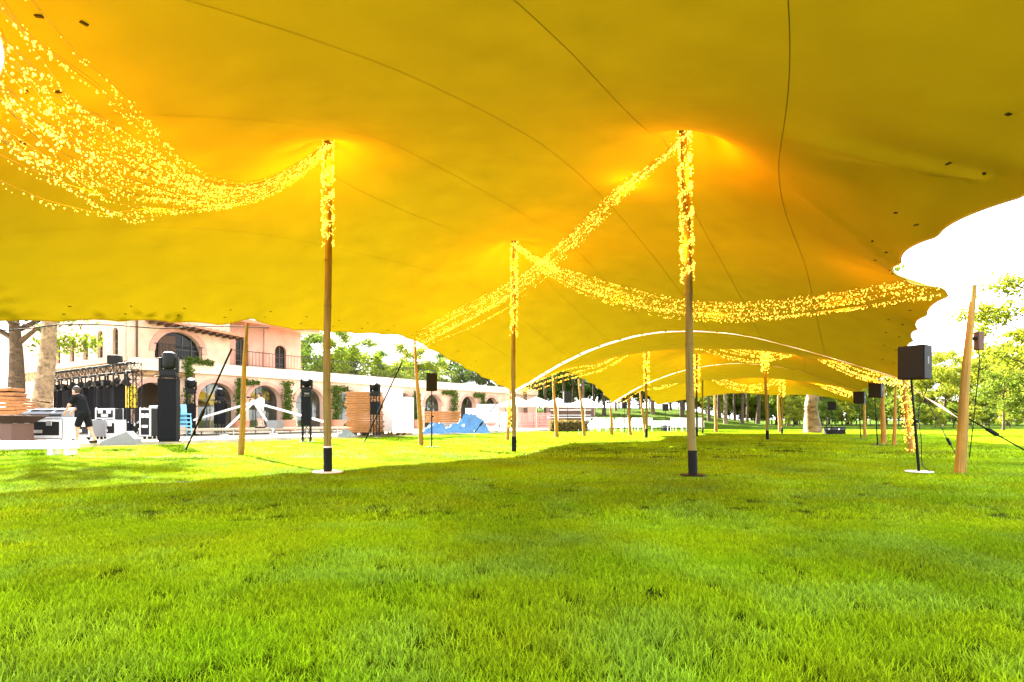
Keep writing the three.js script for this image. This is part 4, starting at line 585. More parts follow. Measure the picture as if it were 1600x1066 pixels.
tower('thin black tower half hidden behind the tallest one', onPave(298, 28), 2.0, 0.42, [0.1, 1.5], { head: 1.2, lamp: 'moving head lamp on the thin tower right of the tallest', turn: 0.6 });
tower('black covered tower just left of the near left pole', onPave(479, 22.3).setY(0.02), 1.9, 0.36, [0.62, 1.75], { head: 1.05, lamp: 'moving head lamp on the tower left of the near left pole', turn: 0.2, tilt: 0.9 });
tower('black covered tower in front of the orange boards', onPave(586, 25), 1.75, 0.34, [0.95, 1.5], { head: 1.05, lamp: 'moving head lamp on the tower before the orange boards', turn: -0.2, tilt: 0.8 });
tower('dark tower standing in the shade of the second arch', onPave(343, 30.5), 1.75, 0.42, [0.5, 1.6], { head: 1.0, lamp: 'moving head lamp on the tower in the shaded arch', turn: 0.9, tilt: 0.2 });
function flightCase(label, base, w, h, d, turn, o = {}) {
  const t = thing('flight_case', label, 'flight case', base, turn, 'flight cases by the truss'), y0 = o.wheels === false ? 0 : 0.1;
  part(t, 'shell', rbox(w, h, d, 0.012, 0, y0 + h / 2, 0), o.m || M.caseWhite);
  for (const x of [-1, 1]) for (const z of [-1, 1]) { part(t, 'corner_edge', rbox(0.05, h + 0.02, 0.05, 0.008, x * (w / 2 - 0.015), y0 + h / 2, z * (d / 2 - 0.015)), M.silver); if (y0) part(t, 'caster', new THREE.CylinderGeometry(0.05, 0.05, 0.04, 14).rotateZ(Math.PI / 2).translate(x * (w / 2 - 0.12), 0.05, z * (d / 2 - 0.1)), M.black); }
  for (const q of [0.03, h - 0.03]) part(t, 'edge_rail', rbox(w - 0.04, 0.05, 0.03, 0.006, 0, y0 + q, d / 2 + 0.006), M.silver);
  part(t, 'front_panel', rbox(w * 0.84, h * 0.62, 0.014, 0.005, 0, y0 + h * 0.5, d / 2 + 0.006), M.caseDark);
  for (const x of [-0.22, 0.22]) { const l = part(t, 'latch', rbox(0.16, 0.16, 0.02, 0.01, x * w, y0 + h * 0.74, d / 2 + 0.02), M.silver); }
  part(t, 'handle', rbox(0.24, 0.1, 0.02, 0.01, 0, y0 + h * 0.36, d / 2 + 0.02), M.silver); return t;
}
flightCase('white edged flight case carrying the mixing desk, left of the man in black', onPave(73, 18.6), 1.45, 0.7, 0.75, 0.1, { m: M.caseWhite });
{ const t = thing('mixing_desk', 'grey mixing desk lying on the flight case', 'mixer', onPave(76, 18.6).setY(TERR + 0.82), 0.1); const s = new THREE.Shape(); s.moveTo(-0.3, 0); s.lineTo(0.3, 0); s.lineTo(0.3, 0.12); s.lineTo(-0.3, 0.28); s.closePath(); part(t, 'desk_body', new THREE.ExtrudeGeometry(s, { depth: 1.15, bevelEnabled: true, bevelSize: 0.01, bevelThickness: 0.01 }).rotateY(-Math.PI / 2).translate(0.575, 0, 0), M.greyPanel); for (let k = 0; k < 3; k++) part(t, 'fader_bank', rbox(0.32, 0.02, 0.4, 0.004, -0.37 + k * 0.37, 0.235, 0).rotateX(0), M.caseWhite); part(t, 'armrest', rbox(1.15, 0.05, 0.08, 0.02, 0, 0.06, 0.33), M.black); }
flightCase('grey flight case standing behind the man in black', onPave(138, 21.2), 0.85, 0.62, 0.7, -0.2, { m: M.greyPanel });
flightCase('white flight case right of the man in black', onPave(171, 21.8), 0.8, 0.62, 0.7, 0.15, {});
flightCase('open black case stacked on the white flight case', onPave(171, 21.9).setY(TERR + 0.745), 0.66, 0.4, 0.6, 0.1, { wheels: false, m: M.caseDark });
flightCase('white flight case below the truss upright', onPave(226, 26), 1.2, 0.55, 0.7, 0.2, {});
flightCase('tall black case between the truss and the tallest tower', onPave(234, 21.8), 0.42, 1.05, 0.5, -0.1, { m: M.caseDark });
flightCase('dark upright case touching the tallest tower', onPave(247, 22.4), 0.4, 1.15, 0.5, 0.1, { m: M.greyPanel });
{ const t = thing('wedge_monitor', 'grey wedge shaped floor monitor at the grass edge', 'monitor', onPave(189, 16.8), 0.25), s = new THREE.Shape(); s.moveTo(-0.45, 0); s.lineTo(0.45, 0); s.lineTo(0.42, 0.14); s.lineTo(0.22, 0.36); s.lineTo(-0.42, 0.08); s.closePath(); part(t, 'cabinet', new THREE.ExtrudeGeometry(s, { depth: 0.5, bevelEnabled: true, bevelSize: 0.015, bevelThickness: 0.015, bevelSegments: 2 }).translate(0, 0.02, -0.25), M.greyPanel); part(t, 'grille', rbox(0.66, 0.02, 0.46, 0.006).rotateZ(0.415).translate(-0.1, 0.255, 0), mat(0.3, 0.32, 0.36, { roughness: 0.6 })); }
{ const t = thing('wedge_monitor', 'small dark floor monitor at the feet of the person in white', 'monitor', onPave(431, 27.2).setY(TERR + 0.302), -0.4), s = new THREE.Shape(); s.moveTo(-0.36, 0.36); s.lineTo(0.36, 0.36); s.lineTo(0.2, 0); s.lineTo(-0.3, 0.06); s.closePath(); part(t, 'cabinet', new THREE.ExtrudeGeometry(s, { depth: 0.45, bevelEnabled: true, bevelSize: 0.012, bevelThickness: 0.012 }).translate(0, 0.015, -0.22), M.greyPanel); part(t, 'handle', rbox(0.14, 0.03, 0.05, 0.008, 0, 0.385, 0), M.black); }
{ // low stage of deck panels
  const a = HP(hx(298, 7.0), 7.0), t = thing('stage_platform', 'low pale stage of deck panels before the arches', 'stage', a, TURN), n = 5;
  for (let k = 0; k < n; k++) for (let q = 0; q < 2; q++) part(t, 'deck_panel', rbox(1.96, 0.08, 1.46, 0.01, 1 + k * 2, 0.26, -0.75 - q * 1.5), M.deck);
  for (let k = 0; k <= n; k++) for (const z of [-0.1, -1.5, -2.9]) part(t, 'leg', cyl(0.035, 0.035, 0.22, Math.min(9.9, Math.max(0.1, k * 2)), 0.002, z, 10), M.steel);
}
{ // white struts of a big frame being put together
  const b = onPave(398, 27.5), t = thing('scaffold_frame', 'white tubular frame with slanting legs beside the person in white', 'frame', b), top = V(-0.05, 1.55, 0), rel = (px, py, d) => P(px, py, d).sub(b);
  const ends = [rel(350, 673, 26.6), rel(288, 661, 28), rel(427, 673, 28.4), rel(512, 661, 27)];
  for (const e of ends) { e.y = Math.max(e.y, 0.06); part(t, 'strut', bar(e, top, 0.055, 0.055, 10), M.white); } part(t, 'top_joint', rbox(0.22, 0.2, 0.2, 0.03, top.x, top.y, 0), M.white); part(t, 'foot', rbox(0.3, 0.05, 0.3, 0.01, ends[0].x, 0.026, ends[0].z), M.white); part(t, 'foot', rbox(0.3, 0.05, 0.3, 0.01, ends[2].x, 0.026, ends[2].z), M.white);
}
{ // chairs stacked, blue
  for (let k = 0; k < 4; k++) { const t = thing('blue_chair', ['lowest', 'second lowest', 'second highest', 'topmost'][k] + ' pale blue plastic chair in the stack by the towers', 'chair', onPave(286, 24.6).setY(TERR + k * 0.17), 0.9, 'stacked pale blue chairs'); part(t, 'seat', rbox(0.5, 0.05, 0.48, 0.02, 0, 0.45, 0), M.blueChair); part(t, 'backrest', rbox(0.48, 0.38, 0.04, 0.02).rotateX(-0.15).translate(0, 0.68, -0.25), M.blueChair); for (const x of [-1, 1]) for (const z of [-1, 1]) part(t, 'leg', bar(V(x * 0.25, 0, z * 0.24), V(x * 0.21, 0.44, z * 0.2), 0.016, 0.016, 8), M.blueChair); }
}
{ // bench, fire pit, timber at the left border
  const b = groundAt(28, 14.2), t = thing('white_bench', 'low white bench beam on the grass at the left border', 'bench', b, 0.06); part(t, 'seat_beam', rbox(2.9, 0.2, 0.35, 0.02, -0.1, 0.26, 0), M.white); for (const x of [0.85, 1.24, -1.2]) part(t, 'leg', rbox(0.14, 0.17, 0.3, 0.015, x, 0.082, 0), M.white);
  const f = thing('planter_box', 'brown square planter with dark flared tray at the left border', 'planter', onPave(8, 17.2), 0.1); part(f, 'box', rbox(1.0, 0.62, 0.9, 0.02, 0, 0.31, 0), M.brown); part(f, 'tray', new THREE.CylinderGeometry(1.0, 0.68, 0.2, 4).rotateY(Math.PI / 4).translate(0, 0.73, 0), M.rust); part(f, 'rim', rbox(1.5, 0.03, 1.5, 0.01, 0, 0.85, 0), M.brown);
  const R = rng(401); for (let k = 0; k < 7; k++) { const t2 = thing('timber_board', `orange timber board in the pile at the left border, ${['lowest', 'second from the ground', 'third from the ground', 'fourth from the ground', 'third from the top', 'second from the top', 'topmost'][k]}`, 'board', onPave(14, 19.6).setY(TERR + 0.9 + k * 0.13), 0.15 + 0.12 * (R() - 0.5), 'orange timber pile at the left border'); const sh = rbox(1.7 - 0.1 * k, 0.11, 0.7, 0.02, -0.05 * k, 0.06, 0); const p = sh.attributes.position; for (let i = 0; i < p.count; i++) p.setY(i, p.getY(i) + 0.05 * Math.sin(p.getX(i) * 2 + k)); sh.computeVertexNormals(); part(t2, 'plank', sh, M.orangeWood); }
  const tr = thing('timber_trestle', 'pale trestle carrying the orange timber pile', 'trestle', onPave(14, 19.6), 0.15); for (const x of [-0.6, 0.6]) { part(tr, 'crossbar', rbox(0.1, 0.1, 0.7, 0.01, x, 0.83, 0), M.paleWood); for (const z of [-1, 1]) part(tr, 'leg', bar(V(x, 0, z * 0.34), V(x, 0.8, z * 0.2), 0.04, 0.04, 8), M.paleWood); }
}
{ // boards, wrapped pallets, tarps
  const R = rng(402); const stack = (label, base, n, w, th, d, group, off, turn) => { for (let k = 0; k < n; k++) { const t = thing('orange_board', `orange board, ${k + 1 === n ? 'topmost' : NTH[k] + ' from the ground'} in ${label}`, 'board', base.clone().setY(base.y + off + k * (th + 0.012)), turn + (R() - 0.5) * 0.1, group); part(t, 'plank', rbox(w * (0.9 + 0.14 * R()), th, d, 0.01, (R() - 0.5) * 0.1, th / 2, 0), M.orangeWood); } };
  stack('the tall stack before the house', onPave(570, 27.2), 17, 1.5, 0.1, 1.0, 'boards in the tall orange stack', 0.13, -0.1);
  const pal = (label, b, turn) => { const t = thing('wooden_pallet', label, 'pallet', b, turn); for (let k = 0; k < 5; k++) part(t, 'top_slat', box(1.4, 0.02, 0.13, 0, 0.115, -0.42 + k * 0.21), M.darkWood); for (const x of [-0.6, 0, 0.6]) part(t, 'block', box(0.12, 0.1, 0.96, x, 0.052, 0), M.darkWood); };
  pal('pallet under the tall orange board stack', onPave(570, 27.2), -0.1);
  for (const [label, px, d, w, h, tn] of [['tall pallet of goods in white film beside the orange boards', 611, 28.6, 1.1, 2.15, 0.1], ['shorter pallet in pale bluish film right of the tall one', 630, 27.0, 0.75, 1.65, -0.1], ['white wrapped block behind the top of the orange boards', 590, 29.6, 1.4, 2.25, 0.2], ['white stack at the far end of the arcade', 762, 38, 1.25, 1.6, 0.3], ['low white stack behind the blue tarps', 741, 36, 0.9, 1.3, -0.2]]) {
    const t = thing('wrapped_pallet', label, 'pallet', onPave(px, d), tn, 'goods in white film before the house'), g = new THREE.BoxGeometry(w, h, 0.95, 14, 16, 10).translate(0, h / 2 + 0.12, 0), p = g.attributes.position, s = px; for (let i = 0; i < p.count; i++) { const f = 0.05 * (fbm(p.getX(i) * 4 + s, p.getY(i) * 5 + p.getZ(i) * 3, 7) - 0.5); p.setXYZ(i, p.getX(i) * (1 + f), p.getY(i) + f * 0.5, p.getZ(i) * (1 + f)); } g.computeVertexNormals(); part(t, 'film', g, M.film); for (const x of [-0.38, 0, 0.38]) part(t, 'skid', box(0.1, 0.1, 0.9, x * w, 0.051, 0), M.paleWood);
  }
  { const t = thing('pink_bag', 'pink sack lying on the white stack at the arcade end', 'bag', onPave(766, 36.4).setY(TERR + 0.3), 0.2); const g = new THREE.SphereGeometry(0.4, 18, 12).scale(1, 0.42, 0.6).translate(0, 0.17, 0); part(t, 'sack', g, M.pink); part(t, 'tie', new THREE.TorusGeometry(0.06, 0.015, 6, 12).rotateY(1.57).translate(0.39, 0.17, 0), M.white); const c = thing('white_crate', 'white crate under the pink sack', 'crate', onPave(766, 36.4), 0.2); part(c, 'tub', rbox(0.9, 0.26, 0.6, 0.02, 0, 0.13, 0), M.white); part(c, 'lid', rbox(0.94, 0.03, 0.64, 0.01, 0, 0.275, 0), M.white); }
  const R2 = rng(410); for (let k = 0; k < 5; k++) { const t = thing('orange_board', `orange board, ${['lowest', 'second lowest', 'middle', 'second highest', 'topmost'][k]} in the low stack behind the blue tarps`, 'board', onPave(692, 33).setY(TERR + 0.55 + k * 0.13), 0.1 + 0.06 * (R2() - 0.5), 'boards in the low orange stack'); part(t, 'plank', rbox(2.0 * (0.94 + 0.1 * R2()), 0.11, 0.9, 0.01, 0.1 * (R2() - 0.5), 0.06, 0), M.orangeWood); }
  for (let k = 0; k < 4; k++) { const t = thing('grey_board', `grey board, ${['lowest', 'second', 'third', 'topmost'][k]} under the low orange stack`, 'board', onPave(694, 33).setY(TERR + 0.1 + k * 0.11), 0.1, 'grey boards under the low orange stack'); part(t, 'plank', rbox(1.5, 0.08, 0.85, 0.01, 0, 0.045, 0), M.greyPanel); if (k === 0) for (const x of [-0.5, 0.5]) part(t, 'batten', box(0.1, 0.1, 0.8, x, -0.052, 0), M.darkWood); }
  const tarp = (label, px, d, w, h, dp, seed, m) => { const n = 20, pos = [], Q = [], R3 = rng(seed), H = (x, z) => { const e = Math.max(0, 1 - Math.pow(Math.abs(2 * x), 2.4)) * Math.max(0, 1 - Math.pow(Math.abs(2 * z), 2.4)); const rg = q => 1 - Math.abs(2 * noise2(x * q + seed, z * q * 0.8 + 2 * seed, seed) - 1); return h * Math.pow(e, 0.8) * (0.12 + 0.5 * rg(3.2) * rg(6) + 0.3 * rg(9) + 0.18 * hash2(Math.round(x * 900), Math.round(z * 900), seed)) + 0.02; }; for (let j = 0; j <= n; j++) for (let i = 0; i <= n; i++) { const x = i / n - 0.5, z = j / n - 0.5; Q.push(V(x * w * (1 + 0.1 * (noise2(z * 6, seed) - 0.5)), H(x, z) + 0.06 * Math.abs(noise2(x * 14, z * 14, seed) - 0.5) * 2, z * dp)); } for (let j = 0; j < n; j++) for (let i = 0; i < n; i++) { const a = j * (n + 1) + i, b = a + 1, c = a + n + 1, e = c + 1; for (const q of [a, c, b, b, c, e]) pos.push(Q[q].x, Q[q].y, Q[q].z); } const t = thing('crumpled_tarp', label, 'tarp', onPave(px, d).setY(m === M.greyTarp ? TERR : 0.03 + (d > 26 ? TERR : 0)), 0, 'crumpled tarps before the house'); part(t, 'sheet', fromTris(pos), m); };
  tarp('crumpled blue tarp under the small loudspeaker before the house', 681, 27, 1.25, 0.62, 0.9, 5, M.blueTarp); tarp('wide crumpled blue and white tarp heap right of the loudspeaker stand', 728, 28.4, 2.3, 1.0, 1.1, 8, M.blueTarp); tarp('small grey tarp heap on the pavement right of the near left pole', 541, 23.6, 0.75, 0.32, 0.6, 11, M.greyTarp);
}
{ // pink crates, kiosk, parasols, dining tables
  for (let c = 0; c < 6; c++) for (let k = 0; k < 6; k++) { const x = 811 + c * 9, t = thing('pink_crate', `pink plastic crate, ${['lowest', 'second', 'third', 'fourth', 'fifth', 'topmost'][k]} in the ${['first', 'second', 'third', 'fourth', 'fifth', 'sixth'][c]} stack from the left`, 'crate', onPave(x, 44).setY(0.02 + k * 0.225), 0.1, 'stacked pink crates by the parasols'); part(t, 'tub', merge([box(0.4, 0.02, 0.3, 0, 0.012, 0), box(0.4, 0.07, 0.02, 0, 0.06, 0.15), box(0.4, 0.07, 0.02, 0, 0.06, -0.15), box(0.02, 0.07, 0.3, 0.19, 0.06, 0), box(0.02, 0.07, 0.3, -0.19, 0.06, 0), box(0.4, 0.05, 0.02, 0, 0.195, 0.15), box(0.4, 0.05, 0.02, 0, 0.195, -0.15), ...[-0.19, -0.06, 0.06, 0.19].flatMap(q => [box(0.03, 0.2, 0.02, q, 0.11, 0.15), box(0.03, 0.2, 0.02, q, 0.11, -0.15)])]), M.pink); }
  for (let k = 0; k < 7; k++) { const t = thing('white_crate', `white crate, ${['lowest', 'second', 'third', 'fourth', 'fifth', 'sixth', 'topmost'][k]} in the stack left of the middle pole`, 'crate', onPave(787, 41).setY(0.02 + TERR + k * 0.18), 0.2, 'white crates stacked left of the middle pole'); part(t, 'tub', rbox(0.42, 0.12, 0.34, 0.015, 0, 0.062, 0), M.white); part(t, 'rim', rbox(0.46, 0.03, 0.38, 0.008, 0, 0.15, 0), M.pink); }
  const kb = onLawn(893, 676).setZ(-50).setX((893 - CX) / F * 50), t = thing('bar_kiosk', 'dark timber bar kiosk beneath the white parasols', 'kiosk', kb, 0); part(t, 'counter', rbox(4.0, 1.0, 0.7, 0.03, 0, 0.5, 0.6), M.darkWood); part(t, 'counter_top', rbox(4.2, 0.06, 0.9, 0.02, 0, 1.03, 0.6), M.white); part(t, 'back_wall', rbox(4.2, 2.0, 0.1, 0.02, 0, 1.0, -1.0), M.darkWood); for (const x of [-2, 2]) part(t, 'post', box(0.1, 2.0, 0.1, x, 1, 0.2), M.darkWood); for (let k = 0; k < 3; k++) part(t, 'shelf', box(3.6, 0.04, 0.3, 0, 0.8 + k * 0.45, -0.78), M.white);
  const par = (label, px, d, w, h) => { const b = onPave(px, d).setY(bankH((px - CX) / F * d, d)), q = thing('parasol', label, 'parasol', b, 0.3, 'white parasols beyond the tents'); part(q, 'pole', cyl(0.03, 0.03, h + 0.5, 0, 0.01, 0, 10), M.whiteMetal); const pts = [], s = 8; const cn = V(0, h + 0.62, 0); for (let k = 0; k < s; k++) { const a = k / s * 6.2832, b2 = (k + 1) / s * 6.2832, A = V(Math.cos(a) * w, h, Math.sin(a) * w), B = V(Math.cos(b2) * w, h, Math.sin(b2) * w), m = A.clone().add(B).multiplyScalar(0.5).setY(h + 0.04); for (const [u1, u2] of [[A, m], [m, B]]) { pts.push(cn.x, cn.y, cn.z, u2.x, u2.y, u2.z, u1.x, u1.y, u1.z); pts.push(u1.x, u1.y, u1.z, u2.x, u2.y, u2.z, u2.x, u2.y - 0.16, u2.z, u1.x, u1.y, u1.z, u2.x, u2.y - 0.16, u2.z, u1.x, u1.y - 0.16, u1.z); } part(q, 'rib', bar(cn.clone().add(V(0, -0.03, 0)), A.clone().add(V(0, -0.02, 0)), 0.012, 0.012, 5), M.whiteMetal); } part(q, 'canopy', fromTris(pts), M.linen); part(q, 'base', rbox(0.6, 0.08, 0.6, 0.02, 0, 0.045, 0), M.greyPanel); };
  par('white parasol left of the middle pole base, above the pink crates', 808, 45, 1.5, 2.0); par('white parasol above the right half of the pink crates', 838, 46, 1.6, 2.05); par('white parasol over the left end of the dark kiosk', 872, 47, 1.5, 2.0); par('white parasol over the right end of the dark kiosk', 914, 46, 1.55, 1.95);
  { const R = rng(430), g = leafCloud(2600, r => V((r() - 0.5) * 2.6, Math.pow(r(), 1.3) * 0.75, (r() - 0.5) * 0.8), 0.12, R, 0.4), o = thing('ornamental_grass', 'brownish clump of ornamental grasses before the kiosk', 'plant', onLawn(888, 675).setY(0.02), 0.1); part(o, 'foliage', g, leafMat(0.13, 0.1, 0.03)); part(o, 'root_clump', new THREE.SphereGeometry(0.5, 14, 8).scale(2.2, 0.25, 0.6), M.soil); }
  const chair = (label, px, d, turn) => { const q = thing('white_chair', label, 'chair', groundAt(px, d).setY(0.02), turn, 'white chairs at the far tables'); part(q, 'seat', rbox(0.46, 0.05, 0.46, 0.015, 0, 0.45, 0), M.white); part(q, 'backrest', rbox(0.46, 0.46, 0.035, 0.015, 0, 0.74, -0.22), M.white); for (const x of [-1, 1]) for (const z of [-1, 1]) part(q, 'leg', bar(V(x * 0.21, 0, z * 0.21), V(x * 0.2, 0.44, z * 0.2), 0.016, 0.016, 6), M.white); };
  const table = (label, px, d, w) => { const q = thing('dining_table', label, 'table', groundAt(px, d).setY(0.02), 0.05, 'white clothed tables beyond the tents'); part(q, 'tabletop', rbox(w, 0.04, 0.9, 0.01, 0, 0.74, 0), M.white); const g = new THREE.BoxGeometry(w + 0.06, 0.5, 0.96, 24, 4, 8).translate(0, 0.51, 0), p = g.attributes.position; for (let i = 0; i < p.count; i++) { const k = 1 + 0.04 * Math.sin(p.getX(i) * 14) * (0.76 - p.getY(i)) * 2; p.setZ(i, p.getZ(i) * k); } g.computeVertexNormals(); const c = part(q, 'tablecloth', g, M.linen); for (const x of [-1, 1]) for (const z of [-1, 1]) part(q, 'leg', cyl(0.02, 0.02, 0.72, x * (w / 2 - 0.1), 0, z * 0.36, 8), M.steel); };
  const tl = ['leftmost', 'second from the left', 'third from the left', 'third from the right', 'second from the right', 'rightmost'];
  [[927, 43, 1.5], [963, 42.5, 1.5], [992, 43.5, 1.2], [1032, 44, 1.1], [1056, 43, 1.5], [1084, 44, 1.2]].forEach(([px, d, w], i) => table(`white clothed table, ${tl[i]} in the row beyond the tents`, px, d, w));
  const on = ['first', 'second', 'third', 'fourth', 'fifth', 'sixth', 'seventh', 'eighth', 'ninth', 'tenth', 'eleventh', 'twelfth', 'thirteenth', 'fourteenth'];
  [[918, 40.6], [930, 40.8], [942, 40.9], [952, 40.7], [966, 40.8], [978, 40.6], [990, 41], [1002, 41.2], [1014, 41], [1050, 40.8], [1061, 41], [1070, 41.2], [1082, 41.4], [1094, 41]].forEach(([px, d], i) => chair(`white chair, ${on[i]} from the left before the white tables`, px, d, Math.PI + 0.25 * Math.sin(i * 2.3)));
}

// ------------------------------------------------------------------ people
function nets(f, lo, hi, c) { // naive surface nets of a distance field
  const n = [0, 1, 2].map(k => Math.ceil((hi[k] - lo[k]) / c) + 1), N = n[0] * n[1] * n[2], D = new Float32Array(N), id = new Int32Array(N).fill(-1), pos = [], idx = [], sx = 1, sy = n[0], sz = n[0] * n[1];
  for (let z = 0, o = 0; z < n[2]; z++) for (let y = 0; y < n[1]; y++) for (let x = 0; x < n[0]; x++, o++) D[o] = f(lo[0] + x * c, lo[1] + y * c, lo[2] + z * c);
  const E = [[0, 1], [2, 3], [4, 5], [6, 7], [0, 2], [1, 3], [4, 6], [5, 7], [0, 4], [1, 5], [2, 6], [3, 7]], O = [0, 1, 2, 3, 4, 5, 6, 7].map(k => (k & 1) * sx + ((k >> 1) & 1) * sy + ((k >> 2) & 1) * sz);
  for (let z = 0; z < n[2] - 1; z++) for (let y = 0; y < n[1] - 1; y++) for (let x = 0; x < n[0] - 1; x++) { const o = x + y * sy + z * sz; let a = 0, b = 0, d = 0, q = 0; for (const [i, j] of E) { const p = D[o + O[i]], r = D[o + O[j]]; if ((p < 0) === (r < 0)) continue; const t = p / (p - r); a += (i & 1) + t * ((j & 1) - (i & 1)); b += ((i >> 1) & 1) + t * (((j >> 1) & 1) - ((i >> 1) & 1)); d += ((i >> 2) & 1) + t * (((j >> 2) & 1) - ((i >> 2) & 1)); q++; } if (q) { id[o] = pos.length / 3; pos.push(lo[0] + (x + a / q) * c, lo[1] + (y + b / q) * c, lo[2] + (z + d / q) * c); } }
  const quad = (a, b, d, e, flip) => { if (Math.min(a, b, d, e) < 0) return; flip ? idx.push(a, d, b, a, e, d) : idx.push(a, b, d, a, d, e); };
  for (let z = 1; z < n[2] - 1; z++) for (let y = 1; y < n[1] - 1; y++) for (let x = 1; x < n[0] - 1; x++) { const o = x + y * sy + z * sz, s = D[o] < 0; if (s !== D[o + sx] < 0) quad(id[o], id[o - sy], id[o - sy - sz], id[o - sz], !s); if (s !== D[o + sy] < 0) quad(id[o], id[o - sz], id[o - sx - sz], id[o - sx], !s); if (s !== D[o + sz] < 0) quad(id[o], id[o - sx], id[o - sx - sy], id[o - sy], !s); }
  const g = new THREE.BufferGeometry(); g.setAttribute('position', new THREE.Float32BufferAttribute(pos, 3)); g.setIndex(idx); g.computeVertexNormals(); return g;
}
const cap = (a, b, ra, rb) => { const dx = b[0] - a[0], dy = b[1] - a[1], dz = b[2] - a[2], L = dx * dx + dy * dy + dz * dz || 1e-9; return (x, y, z) => { const t = Math.min(1, Math.max(0, ((x - a[0]) * dx + (y - a[1]) * dy + (z - a[2]) * dz) / L)); return Math.hypot(x - a[0] - t * dx, y - a[1] - t * dy, z - a[2] - t * dz) - (ra + (rb - ra) * t); }; };
const ell = (c, r) => (x, y, z) => { const k = Math.hypot((x - c[0]) / r[0], (y - c[1]) / r[1], (z - c[2]) / r[2]); return (k - 1) * Math.min(...r); };
const uni = (fs, k) => (x, y, z) => { let d = 1e3; for (const f of fs) { const e = f(x, y, z), h = Math.max(0, k - Math.abs(d - e)) / k; d = Math.min(d, e) - h * h * k / 4; } return d; };
const solid = (fs, k, c, pts, pad) => { const lo = [0, 1, 2].map(i => Math.min(...pts.map(p => p[i])) - pad), hi = [0, 1, 2].map(i => Math.max(...pts.map(p => p[i])) + pad); return nets(uni(fs, k), lo, hi, c); };
function hand(w, e, curl) { // palm, four fingers and a thumb past the wrist w, coming from elbow e
  const d = V(...w).sub(V(...e)).normalize(), s = V(0, 0, 1).cross(d).lengthSq() > 0.05 ? V(0, 0, 1).addScaledVector(d, -d.z).normalize() : V(1, 0, 0), n = d.clone().cross(s), at = (a, b, c) => { const p = V(...w).addScaledVector(d, a).addScaledVector(s, b).addScaledVector(n, c); return [p.x, p.y, p.z]; };
  const fs = [cap(at(-0.03, 0, 0), at(0.02, 0, 0), 0.026, 0.026), cap(at(0.03, 0.018, 0), at(0.075, 0.024, 0), 0.017, 0.015), cap(at(0.03, -0.018, 0), at(0.075, -0.024, 0), 0.017, 0.015), cap(at(0.03, 0, 0), at(0.08, 0, 0), 0.018, 0.016)];
  [[-0.03, 0.06], [-0.01, 0.074], [0.011, 0.07], [0.031, 0.055]].forEach(([b, L]) => { const k = at(0.085, b, 0), m = at(0.085 + L * 0.5 * Math.cos(curl), b * 1.1, L * 0.5 * Math.sin(curl)), t = at(0.085 + L * (0.5 * Math.cos(curl) + 0.5 * Math.cos(2 * curl)), b * 1.12, L * (0.5 * Math.sin(curl) + 0.5 * Math.sin(2 * curl))); fs.push(cap(k, m, 0.0092, 0.0085), cap(m, t, 0.0085, 0.007)); });
  fs.push(cap(at(0.025, -0.028, 0.005), at(0.055, -0.055, 0.015), 0.012, 0.0105), cap(at(0.055, -0.055, 0.015), at(0.082, -0.06, 0.025), 0.0105, 0.009));
  return solid(fs, 0.006, 0.0045, [at(-0.03, 0, 0), at(0.17, 0.05, 0.08), at(0.17, -0.08, -0.05), at(-0.03, -0.06, 0.05)], 0.035);
}
